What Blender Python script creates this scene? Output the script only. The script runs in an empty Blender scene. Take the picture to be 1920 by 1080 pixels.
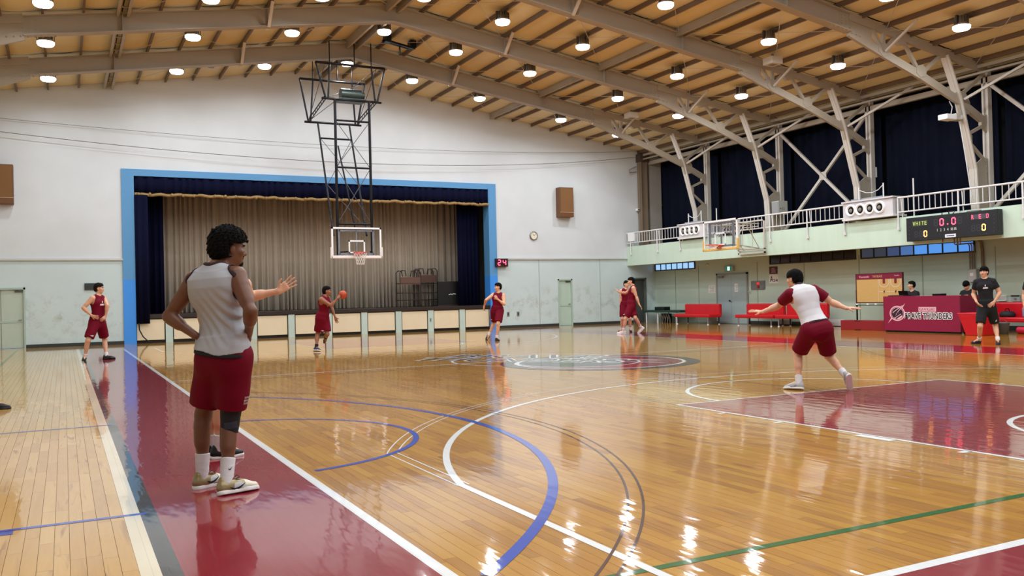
import bpy, bmesh, math, random
import numpy as np
from mathutils import Vector, Matrix
random.seed(7)
S = bpy.context.scene
COL = S.collection
# ---------------------------------------------------------------- camera, world, exposure
cam_d = bpy.data.cameras.new('camera'); cam = bpy.data.objects.new('camera', cam_d); COL.objects.link(cam)
YAW, PITCH, ROLL = 0.4729465, 0.0102898, 0.0238846
CAMPOS = Vector((-1.6668, -2.9669, 1.3826))
_f = Vector((math.sin(YAW)*math.cos(PITCH), math.cos(YAW)*math.cos(PITCH), math.sin(PITCH)))
_r = Vector((math.cos(YAW), -math.sin(YAW), 0)); _d = _f.cross(_r)
_r2 = _r*math.cos(ROLL) + _d*math.sin(ROLL); _d2 = _d*math.cos(ROLL) - _r*math.sin(ROLL)
cam.matrix_world = Matrix(((_r2.x, -_d2.x, -_f.x, CAMPOS.x), (_r2.y, -_d2.y, -_f.y, CAMPOS.y), (_r2.z, -_d2.z, -_f.z, CAMPOS.z), (0, 0, 0, 1)))
cam_d.sensor_width = 36; cam_d.lens = 36*1642.93/1920; cam_d.clip_end = 200; cam_d.clip_start = .05
S.camera = cam
W = bpy.data.worlds.new('world'); S.world = W; W.use_nodes = True
W.node_tree.nodes['Background'].inputs[0].default_value = (.55, .72, 1, 1)
W.node_tree.nodes['Background'].inputs[1].default_value = 1.0
S.view_settings.view_transform = 'Standard'; S.view_settings.look = 'None'
S.view_settings.exposure = 0.0; S.view_settings.gamma = 1; S.view_settings.use_curve_mapping = False
LAMP_W = 90.0
LAMP_COL = (.90, .96, 1)
LENS_E = 14.0
# ---------------------------------------------------------------- helpers
def lin(h):
    h = h.lstrip('#'); o = []
    for i in (0, 2, 4):
        v = int(h[i:i+2], 16)/255; o.append(v/12.92 if v <= .04045 else ((v+.055)/1.055)**2.4)
    return (*o, 1)
MATS = {}
def mat(name, col, rough=.5, metal=0, var=.06, vscale=4, bump=0, bscale=60, coat=0, coatr=.05, emit=None, estr=1, trans=0, ior=1.45, alpha=1, spec=.5, stretch=(1, 1, 1), sss=0):
    if name in MATS: return MATS[name]
    m = bpy.data.materials.new(name); m.use_nodes = True; nt = m.node_tree; N = nt.nodes; L = nt.links
    b = N['Principled BSDF']; c = lin(col) if isinstance(col, str) else col
    tc = N.new('ShaderNodeTexCoord'); mp = N.new('ShaderNodeMapping'); mp.inputs['Scale'].default_value = stretch
    L.new(tc.outputs['Object'], mp.inputs[0])
    nz = N.new('ShaderNodeTexNoise'); nz.inputs['Scale'].default_value = vscale; nz.inputs['Detail'].default_value = 4
    L.new(mp.outputs[0], nz.inputs['Vector'])
    mx = N.new('ShaderNodeMix'); mx.data_type = 'RGBA'
    mx.inputs[6].default_value = tuple(max(0, x*(1-var)) for x in c[:3])+(1,); mx.inputs[7].default_value = tuple(min(1, x*(1+var)) for x in c[:3])+(1,)
    L.new(nz.outputs[0], mx.inputs[0]); L.new(mx.outputs[2], b.inputs['Base Color'])
    b.inputs['Roughness'].default_value = rough; b.inputs['Metallic'].default_value = metal
    b.inputs['Specular IOR Level'].default_value = spec; b.inputs['IOR'].default_value = ior
    b.inputs['Coat Weight'].default_value = coat; b.inputs['Coat Roughness'].default_value = coatr
    b.inputs['Transmission Weight'].default_value = trans; b.inputs['Alpha'].default_value = alpha
    if sss: b.inputs['Subsurface Weight'].default_value = sss; b.inputs['Subsurface Radius'].default_value = (.012, .005, .003); b.inputs['Subsurface Scale'].default_value = 1
    if emit: b.inputs['Emission Color'].default_value = lin(emit) if isinstance(emit, str) else (*emit, 1); b.inputs['Emission Strength'].default_value = estr
    if bump:
        n2 = N.new('ShaderNodeTexNoise'); n2.inputs['Scale'].default_value = bscale; n2.inputs['Detail'].default_value = 3
        L.new(mp.outputs[0], n2.inputs['Vector']); bp = N.new('ShaderNodeBump'); bp.inputs['Strength'].default_value = bump; bp.inputs['Distance'].default_value = .01
        L.new(n2.outputs[0], bp.inputs['Height']); L.new(bp.outputs[0], b.inputs['Normal'])
    MATS[name] = m; return m
def link(name, me, m=None, parent=None):
    o = bpy.data.objects.new(name, me); COL.objects.link(o)
    if m is not None and hasattr(me, 'materials') and not me.materials: me.materials.append(m)
    if parent: o.parent = parent
    return o
def tag(o, label=None, cat=None, group=None, kind=None):
    if label: o['label'] = label
    if cat: o['category'] = cat
    if group: o['group'] = group
    if kind: o['kind'] = kind
    return o
def thing(name, label, cat, loc=(0, 0, 0), rz=0, group=None):
    o = bpy.data.objects.new(name, None); COL.objects.link(o); o.location = loc; o.rotation_euler = (0, 0, rz); o.empty_display_size = .2
    return tag(o, label, cat, group)
def dup(root, loc=None, rz=None, label=None, group=None):
    r = root.copy(); COL.objects.link(r)
    if loc: r.location = loc
    if rz is not None: r.rotation_euler = (0, 0, rz)
    if label: r['label'] = label
    if group: r['group'] = group
    for ch in list(root.children):
        c = ch.copy(); COL.objects.link(c); c.parent = r
        for g in list(ch.children):
            d = g.copy(); COL.objects.link(d); d.parent = c
    return r
class MB:
    def __init__(s): s.v = []; s.f = []; s.sm = []; s.mi = []; s.cur = 0
    def add(s, vs, fs, smooth=False):
        n = len(s.v); s.v += [tuple(v) for v in vs]; s.f += [tuple(i+n for i in f) for f in fs]; s.sm += [smooth]*len(fs); s.mi += [s.cur]*len(fs); return s
    def box(s, x0, x1, y0, y1, z0, z1, M=None):
        vs = [Vector((x, y, z)) for z in (z0, z1) for y in (y0, y1) for x in (x0, x1)]
        if M: vs = [M @ v for v in vs]
        return s.add(vs, [(0, 2, 3, 1), (4, 5, 7, 6), (0, 1, 5, 4), (2, 6, 7, 3), (0, 4, 6, 2), (1, 3, 7, 5)])
    def bar(s, p, q, w, h, up=(0, 0, 1)):       # box section bar from p to q
        p = Vector(p); q = Vector(q); d = (q-p); L = d.length; d.normalize(); up = Vector(up)
        if abs(d.dot(up)) > .98: up = Vector((0, 1, 0))
        a = d.cross(up).normalized(); b = a.cross(d)
        vs = [p+d*t*L+a*x*w/2+b*y*h/2 for t in (0, 1) for y in (-1, 1) for x in (-1, 1)]
        return s.add(vs, [(0, 2, 3, 1), (4, 5, 7, 6), (0, 1, 5, 4), (2, 6, 7, 3), (0, 4, 6, 2), (1, 3, 7, 5)])
    def cyl(s, p, q, r, n=12, r2=None, cap=True):
        p = Vector(p); q = Vector(q); d = (q-p).normalized(); a = d.orthogonal().normalized(); b = d.cross(a); r2 = r if r2 is None else r2
        vs = []
        for c, rr in ((p, r), (q, r2)):
            for i in range(n): t = 2*math.pi*i/n; vs.append(c+(a*math.cos(t)+b*math.sin(t))*rr)
        s.add(vs, [(i, (i+1) % n, n+(i+1) % n, n+i) for i in range(n)], True)
        if cap: s.add(vs, [tuple(range(n))[::-1], tuple(range(n, 2*n))])
        return s
    def tube(s, pts, r, n=8, closed=False):
        pts = [Vector(p) for p in pts]; m = len(pts); rings = []; prev = None
        for i, p in enumerate(pts):
            a = pts[(i-1) % m] if (closed or i > 0) else p; b = pts[(i+1) % m] if (closed or i < m-1) else p
            d = (b-a).normalized()
            if prev is None: u = d.orthogonal().normalized()
            else: u = (prev-d*prev.dot(d)).normalized()
            prev = u; w = d.cross(u); rings.append([p+(u*math.cos(2*math.pi*k/n)+w*math.sin(2*math.pi*k/n))*r for k in range(n)])
        vs = [v for g in rings for v in g]; fs = []
        for i in range(m if closed else m-1):
            j = (i+1) % m
            for k in range(n): fs.append((i*n+k, i*n+(k+1) % n, j*n+(k+1) % n, j*n+k))
        s.add(vs, fs, True)
        if not closed: s.add(rings[0]+rings[-1], [tuple(range(n))[::-1], tuple(range(n, 2*n))])
        return s
    def prism(s, poly, f0, f1):                # poly: list of 2d; f0,f1: map 2d->3d at both ends
        n = len(poly); vs = [f0(*p) for p in poly]+[f1(*p) for p in poly]
        return s.add(vs, [tuple(range(n))[::-1], tuple(range(n, 2*n))]+[(i, (i+1) % n, n+(i+1) % n, n+i) for i in range(n)])
    def lathe(s, prof, c=(0, 0, 0), n=24, axis='z'):
        vs = []; m = len(prof)
        for i in range(n):
            t = 2*math.pi*i/n
            for r, z in prof:
                p = (r*math.cos(t), r*math.sin(t), z) if axis == 'z' else ((z, r*math.cos(t), r*math.sin(t)) if axis == 'x' else (r*math.cos(t), z, r*math.sin(t)))
                vs.append((p[0]+c[0], p[1]+c[1], p[2]+c[2]))
        return s.add(vs, [(i*m+k, ((i+1) % n)*m+k, ((i+1) % n)*m+k+1, i*m+k+1) for i in range(n) for k in range(m-1)], True)
    def mesh(s, name):
        me = bpy.data.meshes.new(name); me.from_pydata(s.v, [], s.f); me.update()
        me.polygons.foreach_set('use_smooth', s.sm); me.polygons.foreach_set('material_index', s.mi)
        bm = bmesh.new(); bm.from_mesh(me); bmesh.ops.recalc_face_normals(bm, faces=bm.faces); bm.to_mesh(me); bm.free()
        return me
    def build(s, name, m=None, parent=None, bevel=0, mats=None):
        o = link(name, s.mesh(name), m, parent)
        if mats:
            for x in mats: o.data.materials.append(x)
        if bevel:
            b = o.modifiers.new('bevel', 'BEVEL'); b.width = bevel; b.segments = 2; b.limit_method = 'ANGLE'
        return o
def text_mesh(body, size, extrude=.002, bold=0, spacing=1, offset=0):
    cu = bpy.data.curves.new('txt', 'FONT'); cu.body = body; cu.size = size; cu.extrude = extrude; cu.align_x = 'CENTER'; cu.align_y = 'CENTER'; cu.offset = offset; cu.space_character = spacing
    cu.resolution_u = 3
    o = bpy.data.objects.new('txt', cu); COL.objects.link(o); bpy.context.view_layer.update()
    me = bpy.data.meshes.new_from_object(o.evaluated_get(bpy.context.evaluated_depsgraph_get()))
    bpy.data.objects.remove(o); bpy.data.curves.remove(cu); return me
def text(name, body, size, c, right, up, m, parent=None, width=None, height=None, extrude=.002, offset=0, spacing=1):
    me = text_mesh(body, size, extrude, offset=offset, spacing=spacing)
    right = Vector(right).normalized(); up = Vector(up).normalized(); nn = right.cross(up); c = Vector(c)
    co = np.empty(len(me.vertices)*3); me.vertices.foreach_get('co', co); co = co.reshape(-1, 3)
    mn = co.min(0); mx = co.max(0); co[:, :2] -= ((mn+mx)/2)[:2]
    sx = width/(mx[0]-mn[0]) if width else 1; sy = height/(mx[1]-mn[1]) if height else (1 if not width else sx)
    co[:, 0] *= sx; co[:, 1] *= sy
    P = np.array(c)+co[:, :1]*np.array(right)+co[:, 1:2]*np.array(up)+co[:, 2:]*np.array(nn)
    me.vertices.foreach_set('co', P.ravel()); me.update(); me.materials.clear()
    return link(name, me, m, parent)
def stroke(mb, pts, w, f, closed=False, t=.001):   # flat ribbon through 2d pts, mapped by f(x,y,h)
    n = len(pts); L = []; R = []
    for i in range(n):
        a = pts[(i-1) % n] if closed or i > 0 else pts[i]; b = pts[(i+1) % n] if closed or i < n-1 else pts[i]
        dx, dy = b[0]-a[0], b[1]-a[1]; l = math.hypot(dx, dy) or 1; nx, ny = -dy/l*w/2, dx/l*w/2
        L.append((pts[i][0]+nx, pts[i][1]+ny)); R.append((pts[i][0]-nx, pts[i][1]-ny))
    vs = [f(*p, t) for p in L]+[f(*p, t) for p in R]
    mb.add(vs, [(i, (i+1) % n, n+(i+1) % n, n+i) for i in range(n if closed else n-1)]); return mb
def arc(cx, cy, r, a0, a1, n=48): return [(cx+r*math.cos(math.radians(a0+(a1-a0)*i/n)), cy+r*math.sin(math.radians(a0+(a1-a0)*i/n))) for i in range(n+1)]
ORD = ['first', 'second', 'third', 'fourth', 'fifth', 'sixth', 'seventh', 'eighth', 'ninth', 'tenth', 'eleventh', 'twelfth', 'thirteenth', 'fourteenth', 'fifteenth', 'sixteenth']
# ================================================================ FLOOR
def floor_mat(name, c0, c1, c2, rough=.16, coat=.35):
    m = bpy.data.materials.new(name); m.use_nodes = True; nt = m.node_tree; N = nt.nodes; L = nt.links; b = N['Principled BSDF']
    geo = N.new('ShaderNodeNewGeometry'); at = N.new('ShaderNodeAttribute'); at.attribute_name = 'shade'; oi = N.new('ShaderNodeObjectInfo')
    ad = N.new('ShaderNodeMath'); ad.operation = 'ADD'; L.new(at.outputs['Fac'], ad.inputs[0]); L.new(oi.outputs['Random'], ad.inputs[1])
    fr = N.new('ShaderNodeMath'); fr.operation = 'FRACT'; L.new(ad.outputs[0], fr.inputs[0])
    mp = N.new('ShaderNodeMapping'); mp.inputs['Scale'].default_value = (14, 1.1, 1); L.new(geo.outputs['Position'], mp.inputs[0])
    of = N.new('ShaderNodeCombineXYZ'); L.new(fr.outputs[0], of.inputs[1]); sc = N.new('ShaderNodeVectorMath'); sc.operation = 'SCALE'; sc.inputs['Scale'].default_value = 37
    L.new(of.outputs[0], sc.inputs[0]); av = N.new('ShaderNodeVectorMath'); L.new(mp.outputs[0], av.inputs[0]); L.new(sc.outputs[0], av.inputs[1])
    nz = N.new('ShaderNodeTexNoise'); nz.inputs['Scale'].default_value = 1.6; nz.inputs['Detail'].default_value = 6; nz.inputs['Distortion'].default_value = 1.2; L.new(av.outputs[0], nz.inputs['Vector'])
    m1 = N.new('ShaderNodeMath'); m1.operation = 'MULTIPLY_ADD'; m1.inputs[1].default_value = .55; L.new(fr.outputs[0], m1.inputs[0])
    m2 = N.new('ShaderNodeMath'); m2.operation = 'MULTIPLY'; m2.inputs[1].default_value = .45; L.new(nz.outputs[0], m2.inputs[0]); L.new(m2.outputs[0], m1.inputs[2])
    r = N.new('ShaderNodeValToRGB'); e = r.color_ramp.elements; e[0].position = .1; e[0].color = lin(c0); e[1].position = .9; e[1].color = lin(c2)
    k = e.new(.5); k.color = lin(c1); L.new(m1.outputs[0], r.inputs[0])
    # dark mineral streaks along the grain
    n3 = N.new('ShaderNodeTexNoise'); n3.inputs['Scale'].default_value = .9; n3.inputs['Detail'].default_value = 3; n3.inputs['Distortion'].default_value = .6; L.new(av.outputs[0], n3.inputs['Vector'])
    r3 = N.new('ShaderNodeValToRGB'); r3.color_ramp.elements[0].position = .60; r3.color_ramp.elements[0].color = (1, 1, 1, 1); r3.color_ramp.elements[1].position = .72; r3.color_ramp.elements[1].color = (.62, .5, .4, 1); L.new(n3.outputs[0], r3.inputs[0])
    mx = N.new('ShaderNodeMix'); mx.data_type = 'RGBA'; mx.blend_type = 'MULTIPLY'; mx.inputs[0].default_value = 1; L.new(r.outputs[0], mx.inputs[6]); L.new(r3.outputs[0], mx.inputs[7])
    L.new(mx.outputs[2], b.inputs['Base Color']); b.inputs['Roughness'].default_value = .45; b.inputs['Specular IOR Level'].default_value = .15; b.inputs['Coat Weight'].default_value = 1; b.inputs['Coat Roughness'].default_value = .055; b.inputs['Coat IOR'].default_value = 1.42
    # lacquer: each board lies at a slightly different tilt and the coat is gently wavy
    n4 = N.new('ShaderNodeTexNoise'); n4.inputs['Scale'].default_value = 1; n4.inputs['Detail'].default_value = 2
    mp4 = N.new('ShaderNodeMapping'); mp4.inputs['Scale'].default_value = (9, 2.2, 1); L.new(geo.outputs['Position'], mp4.inputs[0]); L.new(mp4.outputs[0], n4.inputs['Vector'])
    bp = N.new('ShaderNodeBump'); bp.inputs['Strength'].default_value = .17; bp.inputs['Distance'].default_value = .012; L.new(n4.outputs[0], bp.inputs['Height'])
    L.new(bp.outputs[0], b.inputs['Normal']); L.new(bp.outputs[0], b.inputs['Coat Normal'])
    return m
M_COURT = floor_mat('court wood', '#98620c', '#b37c14', '#bf8d24')
M_APRON = floor_mat('apron wood', '#b98a42', '#cb9c50', '#d6ab60')
def paint_mat(name, col, rough=.45, coat=1, var=.05):
    m = mat(name, col, rough=rough, coat=coat, coatr=.055, var=var, vscale=3, spec=.15); m.node_tree.nodes['Principled BSDF'].inputs['Coat IOR'].default_value = 1.42; nt = m.node_tree; N = nt.nodes; L = nt.links; b = N['Principled BSDF']
    geo = N.new('ShaderNodeNewGeometry'); mp = N.new('ShaderNodeMapping'); mp.inputs['Scale'].default_value = (9, 2.2, 1); L.new(geo.outputs['Position'], mp.inputs[0])
    n = N.new('ShaderNodeTexNoise'); n.inputs['Scale'].default_value = 1; n.inputs['Detail'].default_value = 2; L.new(mp.outputs[0], n.inputs['Vector'])
    bp = N.new('ShaderNodeBump'); bp.inputs['Strength'].default_value = .17; bp.inputs['Distance'].default_value = .012; L.new(n.outputs[0], bp.inputs['Height'])
    # board joints telegraphing through the paint, 8 cm apart
    sx = N.new('ShaderNodeSeparateXYZ'); L.new(geo.outputs['Position'], sx.inputs[0])
    md = N.new('ShaderNodeMath'); md.operation = 'PINGPONG'; md.inputs[1].default_value = .04; L.new(sx.outputs[0], md.inputs[0])
    st = N.new('ShaderNodeMath'); st.operation = 'LESS_THAN'; st.inputs[1].default_value = .0015; L.new(md.outputs[0], st.inputs[0])
    dk = N.new('ShaderNodeMix'); dk.data_type = 'RGBA'; dk.blend_type = 'MULTIPLY'; dk.inputs[7].default_value = (.8, .8, .8, 1); L.new(st.outputs[0], dk.inputs[0])
    src = b.inputs['Base Color'].links[0].from_socket; L.new(src, dk.inputs[6]); L.new(dk.outputs[2], b.inputs['Base Color'])
    L.new(bp.outputs[0], b.inputs['Normal']); L.new(bp.outputs[0], b.inputs['Coat Normal']); return m
P_RED = paint_mat('court red paint', '#86001a'); P_WHITE = paint_mat('court white paint', '#e9ecee'); P_BLACK = paint_mat('court black paint', '#1d2326')
P_CREAM = paint_mat('court cream paint', '#e8dcc0'); P_BLUE = paint_mat('court blue paint', '#0b43b0'); P_GREEN = paint_mat('court green paint', '#12601e')
P_DARK = paint_mat('court thin dark paint', '#4a2a24'); P_PURPLE = paint_mat('court dark purple paint', '#33182c')
X0, X1, Y0, Y1 = -8.7, 24.1, -9.0, 32.0
fl = MB().box(X0-.3, X1+1, Y0-.3, Y1+7, -.12, -.012).build('floor', mat('subfloor', '#3a2a18', rough=.8)); tag(fl, kind='structure')
PW = .08; planks = []
rp = random.Random(3)
ix = 0; x = X0
while x < X1:
    y = Y0-rp.random()*1.2
    while y < Y1:
        Ln = rp.choice((.6, .9, 1.2, 1.2, 1.5)); planks.append((x, max(y, Y0), min(y+Ln, Y1), ix)); y += Ln
    x += PW; ix += 1
def campix(p):
    q = cam.matrix_world.inverted() @ Vector(p)
    if q.z > -.3: return None
    return (960+1642.93*q.x/-q.z, 540-1642.93*q.y/-q.z, -q.z)
sc = []
for i, (x, ya, yb, k) in enumerate(planks):
    if -3.5 < x < 5 and ya < 6 and yb > 0:
        p = campix((x+PW/2, (ya+yb)/2, 0))
        if p and 0 < p[0] < 1920 and 0 < p[1] < 1080 and not (-1.4 < x < .05): sc.append((-(yb-ya)*PW/p[2]**2*1.38/p[2], i))
near = set(i for _, i in sorted(sc)[:298])
def plank_shape(mb, x, ya, yb):
    g = .0003; c = .0007
    vs = [(x+g, ya+g, -.012), (x+PW-g, ya+g, -.012), (x+PW-g, yb-g, -.012), (x+g, yb-g, -.012), (x+g+c, ya+g+c, 0), (x+PW-g-c, ya+g+c, 0), (x+PW-g-c, yb-g-c, 0), (x+g+c, yb-g-c, 0)]
    mb.add(vs, [(4, 5, 6, 7), (0, 1, 5, 4), (1, 2, 6, 5), (2, 3, 7, 6), (3, 0, 4, 7)])
fields = (MB(), MB()); shade = ([], []); proto = {}
for i, (x, ya, yb, k) in enumerate(planks):
    ap = x < -1.2; mtl = M_APRON if ap else M_COURT
    if i in near:
        key = (round(yb-ya, 2), ap)
        if key not in proto:
            mb = MB(); plank_shape(mb, 0, 0, yb-ya); me = mb.mesh('floor_plank'); me.materials.append(mtl); proto[key] = me
        o = link('floor_plank', proto[key], None, fl); o.location = (x, ya, 0)
    else:
        j = 0 if ap else 1; plank_shape(fields[j], x, ya, yb); shade[j].extend([rp.random()]*5)
for j, mtl in ((0, M_APRON), (1, M_COURT)):
    o = fields[j].build('floor_plank_field', mtl, fl); a = o.data.attributes.new('shade', 'FLOAT', 'FACE'); a.data.foreach_set('value', shade[j]); tag(o, kind='stuff')
# ---- painted markings (each a thin coat of paint lying on the boards)
def flat(z): return lambda x, y, h: (x, y, z+h)
def mark(name, m, z, build):
    mb = MB(); build(mb, flat(z)); return mb.build(name, m, fl)
def rect(x0, x1, y0, y1): return lambda mb, f: mb.add([f(x0, y0, 0), f(x1, y0, 0), f(x1, y1, 0), f(x0, y1, 0)], [(0, 1, 2, 3)])
def lines(*ls):
    def b(mb, f):
        for pts, w, closed in ls: stroke(mb, pts, w, f, closed, 0)
    return b
Zr, Zl, Zt = .0010, .0018, .0024
mark('red_border_strip', P_RED, Zr, rect(-1.14, 0, Y0, 28.05)); mark('red_border_strip', P_RED, Zr, rect(15.05, 16.9, Y0, 30.5))
mark('red_border_strip', P_RED, Zr, rect(0, 15.05, Y0, 0)); mark('painted_key', P_RED, Zr, rect(5.07, 9.93, .04, 5.78)); mark('painted_key', P_RED, Zr, rect(5.07, 9.93, 22.22, 27.96))
mark('black_border_line', P_BLACK, Zr, rect(-1.24, -1.14, Y0, 29.3)); mark('cream_border_line', P_CREAM, Zr, rect(-1.34, -1.24, Y0, 29.3))
mark('sideline', P_WHITE, Zl, rect(-.01, .06, -.05, 28.05)); mark('sideline', P_WHITE, Zl, rect(14.98, 15.05, -.05, 28.05))
mark('baseline', P_WHITE, Zl, rect(-.01, 15.05, -.03, .04)); mark('baseline', P_WHITE, Zl, rect(-.01, 15.05, 27.96, 28.03)); mark('halfway_line', P_WHITE, Zl, rect(0, 15, 13.97, 14.03))
def end(s):      # s: maps court y of the near half
    Y = lambda y: y if s == 0 else 28-y
    R = lambda pts: [(x, Y(y)) for x, y in pts]
    three = [(.93, .0), (.93, 2.99)]+[(x, y) for x, y in arc(7.5, 1.575, 6.725, 167.6, 12.4, 90)]+[(14.07, 2.99), (14.07, 0)]
    mark('three_point_line', P_WHITE, Zl, lines((R(three), .06, False)))
    mark('key_line', P_WHITE, Zl, lines((R([(5.07, 0), (5.07, 5.78), (9.93, 5.78), (9.93, 0)]), .055, False)))
    mark('free_throw_semicircle', P_WHITE, Zl, lines((R(arc(7.5, 5.8, 1.775, 0, 180)), .055, False)))
    mark('no_charge_semicircle', P_WHITE, Zl, lines((R(arc(7.5, 1.575, 1.275, 0, 180)), .055, False)))
    for sx in (5.0, 10.0):
        for y, w in ((1.85, .06), (2.75, .40), (3.98, .06), (4.87, .06)): mark('lane_mark', P_WHITE, Zl, lines((R([(sx-.06, y), (sx+.06, y)]), w, False)))
end(0); end(1)
mark('centre_circle', P_WHITE, Zl, lines((arc(7.5, 14, 1.78, 0, 360), .055, True)))
mark('old_three_point_line', P_WHITE, Zl-.0004, lines(*[([(x0, 3.0), (x0, 4.6)]+arc(7.5, 1.575, r, a0, 180-a0, 80)+[(15-x0, 4.6), (15-x0, 3.0)], .014, False) for x0, r, a0 in ((.90, 7.26, 155.4), (.99, 7.17, 155.0))]))
def clip(pts, f): return [p for p in pts if f(p)]
for k, (cx, sg) in enumerate(((-4.3, 1), (19.55, -1))):
    big = [(cx+sg*6.68*math.cos(math.radians(t)), 5.95+6.68*math.sin(math.radians(t))) for t in np.linspace(-60, 60, 90)]
    if k == 0:
        mark('blue_cross_court_arc', P_BLUE, Zt, lines((clip(big, lambda p: p[0] > .07), .075, False)))
        mark('blue_free_throw_arc', P_BLUE, Zt, lines((clip([(-.24+1.8*math.cos(math.radians(t)), 5.93+1.8*math.sin(math.radians(t))) for t in np.linspace(-90, 90, 60)], lambda p: p[0] > .07), .06, False)))
    for dr in (0, .1):
        pts = [(cx+sg*(7.2+dr)*math.cos(math.radians(t)), 5.95+(7.2+dr)*math.sin(math.radians(t))) for t in np.linspace(-70, 70, 90)]
        mark('thin_dark_arc', P_DARK, Zt-.0005, lines((clip(pts, lambda p: .07 < p[0] < 15), .018, False)))
mark('thin_dark_line', P_DARK, Zl-.0004, rect(7.54, 7.575, .1, 13.4)); mark('thin_dark_line', P_DARK, Zl-.0004, rect(.07, 15, 13.4, 13.44))
mark('green_line', P_GREEN, Zl-.0004, rect(.06, 14.9, .63, .69)); mark('green_line', P_GREEN, Zl-.0004, rect(-3.12, -3.05, 21, 31))
mark('blue_tape', P_BLUE, Zl, rect(-5.8, -1.2, 3.34, 3.395)); mark('blue_tape', P_BLUE, Zl, rect(-5.8, -1.2, 8.28, 8.335))
for x, y in ((-2.1, 3.29), (-2.6, 8.36)): mark('blue_tape_mark', P_BLUE, Zl, rect(x, x+.13, y-.05, y+.06))
# ---- emblem at mid court
EC = (8.15, 12.35)
mark('court_emblem_ring', P_PURPLE, Zl+.0002, lines((arc(*EC, 1.92, 0, 360), .26, True)))
mark('court_emblem_ring', P_WHITE, Zl+.0004, lines((arc(*EC, 1.72, 0, 360), .07, True)))
mark('court_emblem_disc', P_RED, Zl+.0003, lambda mb, f: mb.add([f(*p, 0) for p in arc(*EC, 1.68, 0, 360)[:-1]], [tuple(range(48))]))
mark('court_emblem_disc', P_PURPLE, Zl+.0005, lambda mb, f: mb.add([f(*p, 0) for p in arc(EC[0]-.35, EC[1]+.25, 1.25, 0, 360)[:-1]], [tuple(range(48))]))
mark('court_emblem_ring', P_WHITE, Zl+.0006, lines((arc(EC[0]-.35, EC[1]+.25, 1.25, 0, 360), .05, True)))
bu = Vector((.62, -.78, 0)); bv = Vector((.78, .62, 0)); bc = Vector((7.3, 14.3, 0))
def emb(u, v): p = bc+bu*u+bv*v; return (p.x, p.y)
bolt = [(.55, .35), (3.4, .05), (1.6, -.1), (3.6, -.55), (.4, -.35), (1.6, .1)]
mark('court_emblem_bolt', P_WHITE, Zl+.0007, lines(([emb(*p) for p in bolt], .07, True)))
for row, (wd, v, wid) in enumerate((('BRAVE', .85, 3.6), ('THUNDERS', -.25, 4.9))):
    c = bc+bu*(-.2+.25*row)+bv*v
    text('court_lettering', wd, 1, (c.x, c.y, Zl+.0008), bu, bv, P_WHITE, fl, width=wid+.16, height=1.06, extrude=.0001, offset=.035)
    text('court_lettering', wd, 1, (c.x, c.y, Zl+.0011), bu, bv, P_PURPLE, fl, width=wid, height=.94, extrude=.0001)
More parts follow.
